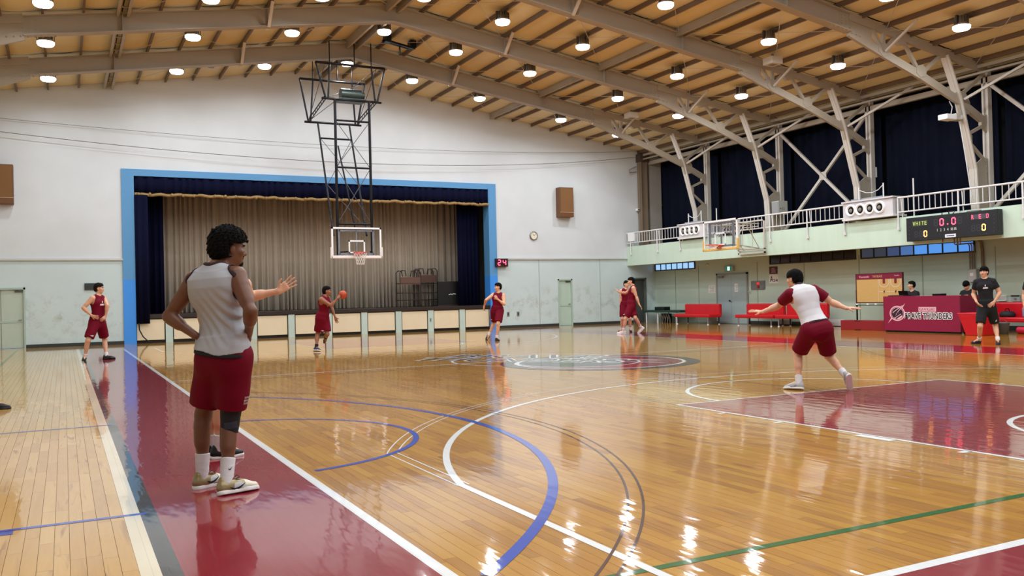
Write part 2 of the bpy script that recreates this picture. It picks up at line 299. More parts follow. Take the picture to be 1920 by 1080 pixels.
# ================================================================ WALLS
RX, RZ, SL = 7.68, 10.62, .158
def ztop(x): return RZ-SL*abs(x-RX)          # top flange of the frames
LX = 2*RX-24.75
def wall_mat(name, hi, lo, zsplit, scuff=True):
    m = bpy.data.materials.new(name); m.use_nodes = True; nt = m.node_tree; N = nt.nodes; L = nt.links; b = N['Principled BSDF']
    g = N.new('ShaderNodeNewGeometry'); sx = N.new('ShaderNodeSeparateXYZ'); L.new(g.outputs['Position'], sx.inputs[0])
    gt = N.new('ShaderNodeMath'); gt.operation = 'GREATER_THAN'; gt.inputs[1].default_value = zsplit; L.new(sx.outputs[2], gt.inputs[0])
    mx = N.new('ShaderNodeMix'); mx.data_type = 'RGBA'; mx.inputs[6].default_value = lin(lo); mx.inputs[7].default_value = lin(hi); L.new(gt.outputs[0], mx.inputs[0])
    n = N.new('ShaderNodeTexNoise'); n.inputs['Scale'].default_value = .8; n.inputs['Detail'].default_value = 6; L.new(g.outputs['Position'], n.inputs['Vector'])
    mp = N.new('ShaderNodeMapRange'); mp.inputs[1].default_value = .3; mp.inputs[2].default_value = .75; mp.inputs[3].default_value = .94; mp.inputs[4].default_value = 1.03; L.new(n.outputs[0], mp.inputs[0])
    ml = N.new('ShaderNodeMix'); ml.data_type = 'RGBA'; ml.blend_type = 'MULTIPLY'; ml.inputs[0].default_value = 1; L.new(mx.outputs[2], ml.inputs[6]); L.new(mp.outputs[0], ml.inputs[7])
    out = ml.outputs[2]
    if scuff:   # ball scuffs low on the wall
        n2 = N.new('ShaderNodeTexNoise'); n2.inputs['Scale'].default_value = 2.6; n2.inputs['Detail'].default_value = 8; n2.inputs['Roughness'].default_value = .7; L.new(g.outputs['Position'], n2.inputs['Vector'])
        rp_ = N.new('ShaderNodeValToRGB'); rp_.color_ramp.elements[0].position = .5; rp_.color_ramp.elements[0].color = (0, 0, 0, 1); rp_.color_ramp.elements[1].position = .74; rp_.color_ramp.elements[1].color = (1, 1, 1, 1); L.new(n2.outputs[0], rp_.inputs[0])
        zr = N.new('ShaderNodeValToRGB'); e = zr.color_ramp.elements; e[0].position = 0; e[0].color = (.2, .2, .2, 1); e[1].position = .62; e[1].color = (0, 0, 0, 1); k = e.new(.35); k.color = (.75, .75, .75, 1); k2 = e.new(.5); k2.color = (.5, .5, .5, 1)
        dv = N.new('ShaderNodeMath'); dv.operation = 'DIVIDE'; dv.inputs[1].default_value = 3.2; L.new(sx.outputs[2], dv.inputs[0]); L.new(dv.outputs[0], zr.inputs[0])
        mm = N.new('ShaderNodeMath'); mm.operation = 'MULTIPLY'; L.new(rp_.outputs[0], mm.inputs[0]); L.new(zr.outputs[0], mm.inputs[1])
        m3 = N.new('ShaderNodeMix'); m3.data_type = 'RGBA'; L.new(mm.outputs[0], m3.inputs[0]); L.new(out, m3.inputs[6]); m3.inputs[7].default_value = lin('#8d9484'); out = m3.outputs[2]
    L.new(out, b.inputs['Base Color']); b.inputs['Roughness'].default_value = .55; return m
M_WB = wall_mat('stage wall paint', '#d3d9de', '#c6d7da', 3.09); M_WR = wall_mat('side wall paint', '#c2ccb8', '#bfd0c2', 9, False)
wb = MB()
XZ = lambda y: (lambda x, z: (x, y, z))
def wpoly(p): wb.prism(p, XZ(32.0), XZ(32.3))
top = lambda x: ztop(x)+.3
# left of the opening, with a door recess; above; right with a door recess
wpoly([(LX, 2.12), (-4.35, 2.12), (-2.86, 2.12), (.27, 2.12), (.27, top(.27)), (LX, top(LX))]); wpoly([(LX, -.05), (-4.35, -.05), (-4.35, 2.12), (LX, 2.12)]); wpoly([(-2.86, -.05), (.27, -.05), (.27, 2.12), (-2.86, 2.12)])
wpoly([(.27, 6.4), (15.48, 6.4), (15.48, top(15.48)), (RX, top(RX)), (.27, top(.27))])
wpoly([(15.48, 2.16), (23.64, 2.16), (23.64, top(23.64)), (15.48, top(15.48))]); wpoly([(15.48, -.05), (18.6, -.05), (18.6, 2.16), (15.48, 2.16)]); wpoly([(19.36, -.05), (22.75, -.05), (22.75, 2.16), (19.36, 2.16)]); wpoly([(23.55, -.05), (24.3, -.05), (24.3, 3.0), (23.64, 3.0), (23.64, 2.16), (23.55, 2.16)])
tag(wb.build('wall_back', M_WB), kind='structure')
M_STEEL = mat('painted structural steel', '#a59b8c', rough=.5, var=.05, vscale=1.5)
M_STEELP = mat('pale painted steel', '#c3bdb5', rough=.5, var=.05)
M_GREY = mat('grey paint', '#7d7a74', rough=.6)
M_TRIM = mat('cornice trim', '#c3c6c4', rough=.5); M_DKBASE = mat('dark baseboard', '#2f3330', rough=.6)
tag(MB().box(LX, .27, 31.93, 32, 3.06, 3.13).build('trim_1', M_TRIM), kind='structure'); tag(MB().box(15.48, 23.64, 31.93, 32, 3.06, 3.13).build('trim_2', M_TRIM), kind='structure')
for i, (a, b_) in enumerate(((LX, -4.35), (-2.86, .27), (15.48, 18.6), (19.36, 22.75))): tag(MB().box(a, b_, 31.96, 32, 0, .12).build('baseboard_back' if i == 0 else 'baseboard_back.%03d' % i, M_DKBASE), kind='structure')
for i, x in enumerate((17.62, 20.9, -5.6)): tag(MB().box(x-.015, x+.015, 31.985, 32, .12, 3.06).build('trim_%d' % (i+3), mat('joint cover', '#a9b4b0')), kind='structure')
tag(MB().box(24.1, 24.35, Y0, 32.3, -.05, 3.7).build('wall_right', M_WR), kind='structure')
tag(MB().box(24.07, 24.1, Y0, 27.35, 0, .14).build('baseboard_right', M_DKBASE), kind='structure')
for i, y in enumerate((30.4, 28.7, 24.9, 22.3, 19.64, 17.0, 14.4, 11.0)): tag(MB().box(24.085, 24.1, y-.012, y+.012, .14, 2.6).build('trim_%d' % (i+6), mat('joint cover right', '#98a28c')), kind='structure')
M_UP = mat('dark upper wall', '#20242c', rough=.9)
tag(MB().box(24.95, 25.1, Y0, 32.3, 3.5, 8.6).build('wall_right_upper', M_UP), kind='structure')
tag(MB().box(LX-.1, LX, Y0, 32.3, 0, 8.6).build('wall_left', mat('left wall paint', '#c9d2cc', rough=.6)), kind='structure')
tag(MB().box(LX, 25, Y0-.2, Y0, 0, 11).build('wall_front', mat('front wall paint', '#cdcdc6', rough=.6)), kind='structure')
tag(MB().box(23.64, 24.85, 32.0, 32.3, 3.0, 8.5).build('wall_corner', mat('corner wall grey', '#8d857b', rough=.7)), kind='structure')
# corner pilaster and plain pier at the right end of the stage wall
t = thing('corner_column', 'brown channel column at right end of the stage wall above the balcony', 'column', (23.35, 31.75, 3.75))
mc = mat('brown column paint', '#80705f', rough=.6)
b = MB().box(-.19, .19, -.02, .2, 0, 4.35); [b.box(x-.03, x+.03, -.1, 0, 0, 4.35) for x in (-.16, .16)]; b.build('shaft', mc, t)
MB().box(-.24, .24, -.14, .22, 4.0, 4.38).build('capital', mat('dark cap', '#4a4038', rough=.7), t)
t = thing('corner_pier', 'plain grey pier beside the brown channel column at wall corner', 'column', (24.1, 31.7, 3.68)); MB().box(-.36, .28, 0, .28, 0, 4.5).build('shaft', mat('pier grey', '#a09a92', rough=.7), t)
t = thing('balcony_door', 'dark doorway leaf at the stage end of the balcony', 'door', (24.62, 31.9, 3.68)); MB().box(-.22, .3, 0, .08, 0, 2.0).build('leaf', mat('dark door', '#3a3d3f'), t); MB().box(-.24, .32, -.02, .08, 2.0, 2.06).build('lintel', M_STEEL, t); MB().cyl((-.15, -.03, 1), (-.15, .02, 1), .025).build('handle', M_STEELP, t)
# doors
def door_single(name, label, x0, x1, z1, col, y=32.0, leaf_z=None):
    t = thing(name, label, 'door', ((x0+x1)/2, y, 0)); w = (x1-x0)/2; m = mat(label[:20]+' leaf', col, rough=.45); mf = mat('door frame mint', '#a9bdb2', rough=.5)
    f = MB(); f.box(-w, -w+.06, -.03, .12, 0, z1); f.box(w-.06, w, -.03, .12, 0, z1); f.box(-w, w, -.03, .12, z1-.07, z1); f.build('door_frame', mf, t)
    MB().box(-w+.06, w-.06, .04, .1, .01, z1-.07).build('leaf', m, t, bevel=.004)
    MB().box(-w+.06, w-.06, .025, .04, .9, .96).build('rail', mf, t)
    b = MB(); b.box(w-.32, w-.08, .0, .04, z1-.16, z1-.1); b.bar((w-.2, .0, z1-.1), (w-.45, -.02, z1-.06), .02, .015); b.build('door_closer', mat('closer grey', '#555a58', metal=.4), t)
    b = MB().cyl((w-.14, .04, 1.0), (w-.14, -.02, 1.0), .022); b.cyl((w-.14, -.02, 1.0), (w-.24, -.02, 1.0), .012); b.build('handle', mat('handle steel', '#b9bab8', metal=.9, rough=.3), t)
    tag(t, kind='structure'); return t
door_single('door_1', 'pale green steel door in the stage wall right of the blue frame', 18.6, 19.36, 2.16, '#b2c8bc'); 
d = door_single('door_2', 'pale grey green double door at left end of the stage wall', -4.35, -2.86, 2.12, '#b6c5b9'); MB().box(-.008, .008, .03, .045, .02, 2.04).build('meeting_edge', M_GREY, d)
t = thing('door_3', 'dark open doorway in the corner behind the two burgundy players', 'door', (23.15, 32, 0)); MB().box(-.4, .4, .12, .2, 0, 2.15).build('leaf', mat('dark corner door', '#454a48'), t); b = MB(); b.box(-.4, -.34, -.03, .12, 0, 2.16); b.box(.34, .4, -.03, .12, 0, 2.16); b.box(-.4, .4, -.03, .12, 2.1, 2.16); b.build('door_frame', mat('dark frame', '#5f6560'), t); MB().cyl((-.26, .12, 1), (-.26, .04, 1), .02).build('handle', M_STEELP, t); tag(t, kind='structure')
# ================================================================ CEILING
M_BOARD = mat('tan ceiling board', '#d8caa0', rough=.75, var=.10, vscale=.7); M_PURLIN = mat('purlin paint', '#6f5d4e', rough=.6); M_DARKGAP = mat('dark roof deck', '#2c2119', rough=.9)
mb = MB()
for s in (-1, 1):
    e = RX+s*17.9; mb.add([(RX, Y0, RZ+.5), (e, Y0, ztop(e)+.5), (e, 33, ztop(e)+.5), (RX, 33, RZ+.5), (RX, Y0, RZ+.62), (e, Y0, ztop(e)+.62), (e, 33, ztop(e)+.62), (RX, 33, RZ+.62)], [(0, 1, 2, 3), (4, 5, 6, 7), (0, 1, 5, 4), (1, 2, 6, 5), (2, 3, 7, 6), (3, 0, 4, 7)])
ce = tag(mb.build('ceiling', M_DARKGAP), kind='structure')
FY = [27.5, 23.1, 18.7, 14.3, 9.9, 5.5, 1.1, -3.3]
PP_ = .972
px = [RX]+[RX+s*PP_*k for k in range(1, 18) for s in (1, -1)]
def purl(x, mb, deep=0):
    z = ztop(x)+.02
    if deep:
        for sx in (-.13, .13): mb.box(x+sx-.018, x+sx+.018, Y0, 31.98, z-.1, z+.14); mb.box(x+sx-.04, x+sx+.04, Y0, 31.98, z-.11, z-.095)
        [mb.box(x-.11, x+.11, y, y+.05, z-.06, z-.03) for y in np.arange(Y0, 31.8, .73)]
    else: mb.box(x-.02, x+.02, Y0, 31.98, z+.01, z+.14); mb.box(x-.032, x+.032, Y0, 31.98, z, z+.012)
for x in px:
    k = round(abs(x-RX)/PP_); mb = MB(); purl(x, mb, k in (8,)); mb.build('purlin', M_STEEL if k == 8 else M_PURLIN, ce)
mb = MB(); mb.box(RX-.22, RX-.14, Y0, 31.98, RZ-.22, RZ+.1); mb.box(RX+.14, RX+.22, Y0, 31.98, RZ-.22, RZ+.1); mb.build('ridge_beam', M_STEEL, ce)
bays = [(27.5, 32.0)]+[(FY[i+1], FY[i]) for i in range(7)]
bm_ = {}
def board_mesh(s, Ln, v):
    mb = MB(); n = 5; w = PP_-.03; vs = []
    for z0 in (0, .012):
        for j in range(2):
            for i in range(n+1):
                u = i/n; vs.append((w*u, Ln*j, -s*SL*w*u-.03*math.sin(math.pi*u)*(1+.3*v)+z0))
    m = n+1; fs = [(i, i+1, m+i+1, m+i) for i in range(n)]+[(2*m+i, 2*m+i+1, 3*m+i+1, 3*m+i) for i in range(n)]
    fs += [(i, i+1, 2*m+i+1, 2*m+i) for i in range(n)]+[(m+i, m+i+1, 3*m+i+1, 3*m+i) for i in range(n)]+[(0, m, 3*m, 2*m), (n, m+n, 3*m+n, 2*m+n)]
    mb.add(vs, fs, False); me = mb.mesh('ceiling_board'); me.materials.append(M_BOARD); return me
nb = 0
for yb0, yb1 in bays:
    for s in (1, -1):
        for k in range(17):
            Ln = round(yb1-yb0-.05, 2); v = (nb*7) % 3-1; key = (s, Ln, v)
            if key not in bm_: bm_[key] = board_mesh(s, Ln, v)
            xa = RX+PP_*k+.015 if s > 0 else RX-PP_*(k+1)+.015
            o = link('ceiling_board', bm_[key], None, ce); o.location = (xa, yb0+.025, (ztop(xa)+.165)); nb += 1
# thin bracing rods under the boards
for i, (ya, yb) in enumerate(bays[:5]):
    for x0 in (RX-7.8, RX-3.9, RX, RX+3.9, RX+7.8, RX+11.7):
        for a, b_ in ((ya, yb), (yb, ya)): MB().cyl((x0, a, ztop(x0)-.02), (x0+3.88, b_, ztop(x0+3.88)-.02), .009, 5).build('tie_rod', M_STEELP, ce)
# ================================================================ ROOF FRAMES
def M(x): return 2*RX-x
def frame(y, label):
    t = thing('roof_frame', label, 'roof frame', (0, y, 0), 0, 'steel roof frames across the hall'); U = (0, 1, 0)
    for s in (0, 1):
        X = (lambda x: x) if s == 0 else M
        def bar(n, p, q, w, h): return MB().bar((X(p[0]), 0, p[1]), (X(q[0]), 0, q[1]), w, h, U)
        XA, XB = RX, 17.85; zt = lambda x: ztop(x); dep = .56
        b = MB(); poly = [(X(XA), zt(XA)), (X(XB), zt(XB)), (X(XB), zt(XB)-.5), (X(XA), RZ-.52)]
        b.prism(poly, lambda x, z: (x, -.015, z), lambda x, z: (x, .015, z))
        for (za, zb) in ((RZ, zt(XB)), (RZ-.52, zt(XB)-.5)):
            b.prism([(X(XA), za+.012), (X(XB), zb+.012), (X(XB), zb-.012), (X(XA), za-.012)], lambda x, z: (x, -.14, z), lambda x, z: (x, .14, z))
        b.build('beam', M_STEEL, t)
        b = MB()
        for xs in (XA+3.88, XA+7.8): b.box(min(X(xs), X(xs)+.02), max(X(xs), X(xs)+.02), -.13, .13, zt(xs)-.5, zt(xs))
        b.build('stiffener', M_STEEL, t)
        # splice plate with rivets where the web opens into the truss
        b = MB(); xs = 17.72; b.prism([(X(17.5), zt(17.5)-.03), (X(17.95), zt(17.95)-.03), (X(17.95), zt(17.95)-.47), (X(17.5), zt(17.5)-.47)], lambda x, z: (x, -.025, z), lambda x, z: (x, .025, z))
        sp = b.build('splice_plate', M_STEEL, t); b = MB()
        for i in range(3):
            for j in range(5):
                for sg in (-1, 1): b.cyl((X(17.57+.15*i), sg*.025, zt(17.7)-.08-.08*j), (X(17.57+.15*i), sg*.04, zt(17.7)-.08-.08*j), .016, 6)
        for i in range(8):
            for sy in (-.1, .1): b.cyl((X(17.1+.16*i), sy, zt(17.1+.16*i)-.51), (X(17.1+.16*i), sy, zt(17.1+.16*i)-.535), .018, 6)
        tag(b.build('rivets', M_STEEL, sp), kind='stuff')
        # haunch plate
        b = MB(); b.prism([(X(17.85), zt(17.85)), (X(18.75), zt(18.75)), (X(18.75), zt(18.75)-.42), (X(19.0), 8.18), (X(17.85), zt(17.85)-.5)], lambda x, z: (x, -.014, z), lambda x, z: (x, .014, z)); b.build('haunch_plate', M_STEEL, t)
        bar('u', (17.85, zt(17.85)-.05), (23.75, zt(23.75)-.05), .24, .10).build('upper_chord', M_STEEL, t)
        lc = [(17.85, zt(17.85)-.5), (19.2, 8.06), (20.75, 7.58), (22.4, 6.98)]
        b = MB()
        for p, q in zip(lc, lc[1:]): b.bar((X(p[0]), 0, p[1]), (X(q[0]), 0, q[1]), .24, .09, U)
        b.bar((X(22.4), 0, 6.98), (X(23.66), 0, 6.4), .22, .12, U); b.build('lower_chord', M_STEEL, t)
        nodes = [((19.2, 8.1), (18.75, zt(18.75)-.1)), ((19.2, 8.1), (19.25, zt(19.25)-.1)), ((19.2, 8.1), (19.75, zt(19.75)-.1)), ((20.75, 7.62), (20.0, zt(20.0)-.1)), ((20.75, 7.62), (21.75, zt(21.75)-.1)), ((22.45, 7.1), (23.7, zt(23.7)-.15))]
        for p, q in nodes: bar('d', p, q, .1, .08).build('web_member', M_STEEL, t)
        for cx, cz, r in ((19.2, 8.16, .2), (20.75, 7.7, .2), (19.9, zt(19.9)-.17, .17)):
            MB().prism([(X(cx)+r*math.cos(a)*1.2, cz+r*math.sin(a)) for a in [k*math.pi/3+.3 for k in range(6)]], lambda x, z: (x, -.06, z), lambda x, z: (x, .06, z)).build('gusset', M_STEEL, t)
        b = MB(); leg = [(21.85, zt(21.85)-.1), (22.42, 7.02), (23.02, 4.95), (23.08, 3.66)]
        for p, q in zip(leg, leg[1:]):
            for sy in (-.06, .06):
                b.bar((X(p[0]), sy, p[1]), (X(q[0]), sy, q[1]), .05, .14, U)
            b.bar((X(p[0]), 0, p[1]), (X(q[0]), 0, q[1]), .08, .08, U)
        b.build('leg', M_STEELP, t)
        b = MB()
        for sy in (-.075, .075): b.box(min(X(23.66), X(23.84)), max(X(23.66), X(23.84)), sy-.03, sy+.03, 3.66, zt(23.75)-.08)
        b.box(min(X(23.72), X(23.78)), max(X(23.72), X(23.78)), -.08, .08, 3.66, zt(23.75)-.08); b.build('column', M_STEELP, t)
        pl = MB(); pl.prism([(X(23.05), 3.66), (X(23.72), 3.66), (X(23.72), 5.3), (X(23.45), 5.3), (X(23.0), 5.0)], lambda x, z: (x, -.02, z), lambda x, z: (x, .02, z))
        wp = pl.build('web_plate', M_STEEL, t); b = MB()
        for i in range(7):
            for xx in (23.18, 23.62): b.cyl((X(xx), -.02, 3.9+.19*i), (X(xx), -.035, 3.9+.19*i), .02, 6)
        tag(b.build('rivets', M_STEEL, wp), kind='stuff')
        for p, q in (((23.66, 6.35), (22.72, 5.95)), ((22.78, 5.8), (23.6, 5.2))): bar('l', p, q, .09, .07).build('lacing_bar', M_STEEL, t)
        for poly in ([(22.25, 7.2), (22.65, 7.3), (22.9, 6.95), (22.85, 6.6), (22.5, 6.55)], [(23.7, 6.65), (23.4, 6.52), (23.4, 6.3), (23.7, 6.1)], [(22.7, 6.1), (22.95, 5.95), (22.95, 5.7), (22.8, 5.6)]):
            MB().prism([(X(a), z) for a, z in poly], lambda x, z: (x, -.05, z), lambda x, z: (x, .05, z)).build('gusset', M_STEEL, t)
        # fly braces from the bottom flange up to a purlin, toward the viewer's side
        for xs in (11.55,): 
            MB().bar((X(xs), -.13, zt(xs)-.54), (X(xs), -.75, zt(xs)+.03), .09, .05).build('fly_brace', M_STEELP, t); MB().bar((X(xs), .13, zt(xs)-.54), (X(xs), .75, zt(xs)+.03), .09, .05).build('fly_brace', M_STEELP, t)
        MB().bar((X(19.2), -.1, 8.1), (X(19.4), -1.0, zt(19.4)), .06, .05).build('fly_brace', M_STEELP, t)
        MB().bar((X(22.55), -.1, 7.0), (X(23.5), -2.0, zt(23.5)-.08), .09, .07).build('fly_brace', M_STEELP, t)
    return t
for i, y in enumerate(FY):
    frame(y, ['steel roof frame closest to the stage wall, behind the hanging hoop', 'second steel roof frame out from the stage wall', 'third steel roof frame out from the stage wall, leg behind the four-nozzle unit', 'fourth steel roof frame from the stage wall, its leg above the scoreboard', 'fifth steel roof frame out from the stage wall', 'sixth steel roof frame out from the stage wall', 'seventh steel roof frame out from the stage wall', 'steel roof frame farthest from the stage, over the entrance end'][i])
# eave beams and wall bracing above the balcony
tag(MB().box(23.66, 23.8, Y0, 31.9, 7.62, 7.8).build('eave_beam', M_STEEL), 'long pale steel eave beam running along the top of the curtains', 'beam')
t = thing('eave_girder', 'long latticed steel girder under the roof edge above the eave beam', 'beam', (23.3, 0, 0))
b = MB(); b.box(-.03, .03, Y0, 31.9, 8.02, 8.12); b.box(-.03, .03, Y0, 31.9, 7.84, 7.9); b.build('chord', M_STEEL, t)
for i, (ya, yb) in enumerate(((18.7, 23.1), (9.9, 14.3))):
    t = thing('cross_brace', ['white steel cross brace between the second and third frame columns', 'white steel cross brace right of the scoreboard column'][i], 'brace', (23.72, 0, 0), 0)
    MB().bar((0, ya+.15, 3.75), (0, yb-.15, 7.55), .1, .09, (1, 0, 0)).build('diagonal', M_STEELP, t); MB().bar((0.06, yb-.15, 3.75), (.06, ya+.15, 7.55), .1, .09, (1, 0, 0)).build('diagonal', M_STEELP, t)
    MB().box(.02, .05, (ya+yb)/2-.16, (ya+yb)/2+.16, 5.5, 5.8).build('crossing_plate', M_STEELP, t)
# ================================================================ LAMPS
M_LENS = mat('lamp lens', '#ffffff', emit=(1, .98, .95), estr=LENS_E); M_HEAT = mat('lamp housing', '#8b8a88', rough=.35, metal=.7); M_CAGE = mat('lamp bracket', '#57504a', rough=.5, metal=.4); M_REFL = mat('lamp reflector', '#d9d9d6', rough=.25, metal=.5)
LXs = [RX-9.68, RX-5.76, RX-2.78, RX+.28, RX+2.86, RX+5.75, RX+9.53, RX+12.38]; LYs = [29.0, 24.72, 21.1, 16.7, 12.45, 8.2, 3.9, -.5, -5.0]
lens_me = MB().lathe([(0, -.1), (.12, -.098), (.19, -.08), (.225, -.03), (.22, .03), (.16, .05)], n=24).mesh('lens'); lens_me.materials.append(M_LENS)
b = MB(); b.lathe([(.1, .1), (.2, .06), (.235, .03), (.235, .015), (.2, .02)], n=24); ref_me = b.mesh('reflector'); ref_me.materials.append(M_REFL)
b = MB(); b.lathe([(0, .27), (.15, .27), (.17, .09), (.2, .06), (0, .05)], n=20)
for k in range(14): a = 2*math.pi*k/14; b.bar((.155*math.cos(a), .155*math.sin(a), .07), (.15*math.cos(a), .15*math.sin(a), .28), .014, .06, (math.cos(a), math.sin(a), 0))
hs_me = b.mesh('housing'); hs_me.materials.append(M_HEAT)
b = MB(); b.box(-.225, -.205, -.025, .025, .04, .29); b.box(.205, .225, -.025, .025, .04, .29); b.box(-.225, .225, -.025, .025, .275, .295); b.box(-.03, .03, -.35, .35, .28, .31); b.cyl((0, 0, .2), (0, 0, .265), .03, 8); br_me = b.mesh('bracket'); br_me.materials.append(M_CAGE)
ld = bpy.data.lights.new('lamp_light', 'AREA'); ld.shape = 'DISK'; ld.size = .34; ld.energy = LAMP_W; ld.color = LAMP_COL; ld.spread = math.radians(180)
for j, y in enumerate(LYs):
    for i, x in enumerate(LXs):
        z = ztop(x)-.27
        row = ['row closest to the stage wall', 'second row from the stage wall', 'third row from the stage wall', 'fourth row from the stage wall', 'fifth row from the stage wall', 'sixth row from the stage wall', 'seventh row from the stage wall', 'eighth row from the stage wall', 'row farthest from the stage wall'][j]
        t = thing('high_bay_lamp', 'lit round high bay lamp, %s from the left, %s' % (ORD[i] if i else 'first', row), 'lamp', (x, y, z), 0, 'high bay ceiling lamps')
        for n, me in (('lens', lens_me), ('reflector', ref_me), ('housing', hs_me), ('bracket', br_me)): link(n, me, None, t)
        l = bpy.data.objects.new('lamp_light', ld); COL.objects.link(l); l.parent = t; l.location = (0, 0, -.115)
# ================================================================ STAGE
M_BLUE = None
def blue_mat():
    m = mat('blue frame paint', '#5794c8', rough=.45); nt = m.node_tree; N = nt.nodes; L = nt.links; b = N['Principled BSDF']; g = N.new('ShaderNodeNewGeometry'); sx = N.new('ShaderNodeSeparateXYZ'); L.new(g.outputs['Position'], sx.inputs[0])
    gt = N.new('ShaderNodeMath'); gt.operation = 'GREATER_THAN'; gt.inputs[1].default_value = 2.35; L.new(sx.outputs[2], gt.inputs[0])
    mx = N.new('ShaderNodeMix'); mx.data_type = 'RGBA'; mx.inputs[6].default_value = lin('#3f92ee'); mx.inputs[7].default_value = lin('#5794c8'); L.new(gt.outputs[0], mx.inputs[0]); L.new(mx.outputs[2], b.inputs['Base Color']); return m
M_BLUE = blue_mat()
t = thing('proscenium_frame', 'tall blue painted frame around the stage opening', 'stage frame', (7.88, 32, 0))
MB().box(-7.61, -7.19, -.06, .5, 0, 6.17).build('jamb', M_BLUE, t); MB().box(7.24, 7.61, -.06, .5, 0, 6.17).build('jamb', M_BLUE, t); MB().box(-7.61, 7.61, -.06, .5, 6.17, 6.42).build('head', M_BLUE, t)
M_STW = mat('stage dark wood', '#2b1f1b', rough=.4); M_CREAMP = mat('cream apron board', '#e2d3b6', rough=.55, var=.04); M_MINT = mat('mint pillar paint', '#bccfc8', rough=.5)
t = thing('stage', 'raised wooden stage with cream apron boards between mint pillars', 'stage', (0, 32, 0))
MB().box(.69, 15.12, -.04, 5.2, .9, 1.05).build('deck', M_STW, t, bevel=.01)
MB().box(.69, 15.12, .09, .2, 0, .9).build('backing', mat('apron gap', '#17130f'), t)
ps = [1.82, 3.35, 4.89, 6.36, 7.86, 9.35, 10.84, 12.29, 13.76]
for x in ps: MB().box(x-.125, x+.125, -.02, .1, 0, .9).build('pillar', M_MINT, t)
ed = [.69]+ps+[15.12]
for i in range(len(ed)-1):
    a = ed[i]+(.165 if i else .02); b_ = ed[i+1]-(.165 if i < len(ps) else .02)
    MB().box(a, b_, .01, .06, .11, .87).build('apron_board', M_CREAMP, t, bevel=.006)
b = MB(); b.box(12.24, 12.3, -.035, -.02, .42, .56); b.build('outlet_plate', M_GREY, t)
b = MB(); b.box(.0, 15.7, 4.2, 4.3, 1.05, 7.5); b.build('rear_wall', mat('stage rear wall', '#5a4e44', rough=.8), t)
for n, (x0, x1, y0, y1, z0, z1) in {'side_wall': (.0, .1, .5, 4.3, 1.0, 7.5), 'side_wall_': (15.6, 15.7, .5, 4.3, 1.0, 7.5), 'fly_ceiling': (0, 15.7, .3, 4.3, 7.4, 7.5)}.items(): MB().box(x0, x1, y0, y1, z0, z1).build(n.rstrip('_'), mat('stage side dark', '#2d2926', rough=.9), t)
def curtain(name, label, x0, x1, y, z0, z1, m, wave, amp, seed, cat='curtain', hem=0, thick=.012, parent=None, gather=0, axis='x'):
    r = random.Random(seed); n = int(abs(x1-x0)/wave*8)+2; ph = 0; xs = []; ys = []
    for i in range(n+1):
        u = i/n; ph += 2*math.pi*(abs(x1-x0)/n)/wave*(1+.5*math.sin(i*.13+seed)*math.sin(i*.041)); xs.append(x0+(x1-x0)*u)
        s_ = math.sin(ph); ys.append(amp*(math.copysign(abs(s_)**.75, s_)+.25*math.sin(2.3*ph+seed)))
    zs = [0, .5, 1]; vs = []
    for k, w in enumerate(zs):
        for i in range(n+1):
            z = z1+(z0-z1)*w+(hem*math.sin(i*.5+seed) if k == 2 else 0); d = ys[i]*(.75+.35*w)
            vs.append((xs[i], y+d, z) if axis == 'x' else (y+d, xs[i], z))
    m1 = n+1; mb = MB(); mb.add(vs, [(k*m1+i, k*m1+i+1, (k+1)*m1+i+1, (k+1)*m1+i) for k in range(2) for i in range(n)], True)
    o = mb.build(name, m, parent); sd = o.modifiers.new('thick', 'SOLIDIFY'); sd.thickness = thick
    if label: tag(o, label, cat)
    return o
M_NAVY = mat('navy stage velvet', '#060a27', rough=.85, bump=.1, spec=.15); M_BEIGE = mat('beige stage curtain', '#c8bcab', rough=.8, var=.08, vscale=1.5); M_GOLD = mat('gold fringe', '#9c8052', rough=.6, bump=.5, bscale=80)
curtain('stage_back_curtain', 'wide pleated beige curtain across the back of the stage', 1.2, 15.2, 35.3, 1.06, 6.9, M_BEIGE, .24, .075, 1)
v = curtain('stage_valance', 'navy pleated valance with gold fringe along the top of the stage', (.7), 15.1, 32.0, 5.56, 6.17, M_NAVY, .34, .045, 2, 'valance')
f = MB(); pts = [(.7+14.4*i/160, 31.98+.04*math.sin(i*1.1), 5.5+.018*math.sin(i*.8)-.012*math.sin(i*.21)) for i in range(161)]; f.tube(pts, .06, 6)
for i in range(38): f.lathe([(0, .07), (.05, .04), (.062, 0), (.045, -.05), (0, -.06)], (.85+.385*i, 31.95, 5.5+.01*math.sin(i)), 8)
f.build('fringe', M_GOLD, v)
curtain('stage_leg_curtain', 'navy leg curtain on the left of the stage hanging over its lip', .70, 1.14, 31.88, .72, 5.46, M_NAVY, .2, .03, 3)
curtain('stage_leg_curtain', 'navy inner leg curtain against the beige curtain, stage left end', 1.05, 1.82, 33.4, 1.07, 6.6, M_NAVY, .24, .05, 4)
curtain('stage_leg_curtain', 'navy leg curtain at right side of the stage behind the runner', 14.05, 15.1, 33.0, 1.07, 6.6, M_NAVY, .24, .05, 5)
MB(); t = tag(MB().box(.98, 1.03, 32.2, 32.25, 1.06, 1.75).build('cue_light_post', M_STEELP), 'short grey post standing on the stage beside the left navy curtain', 'post')
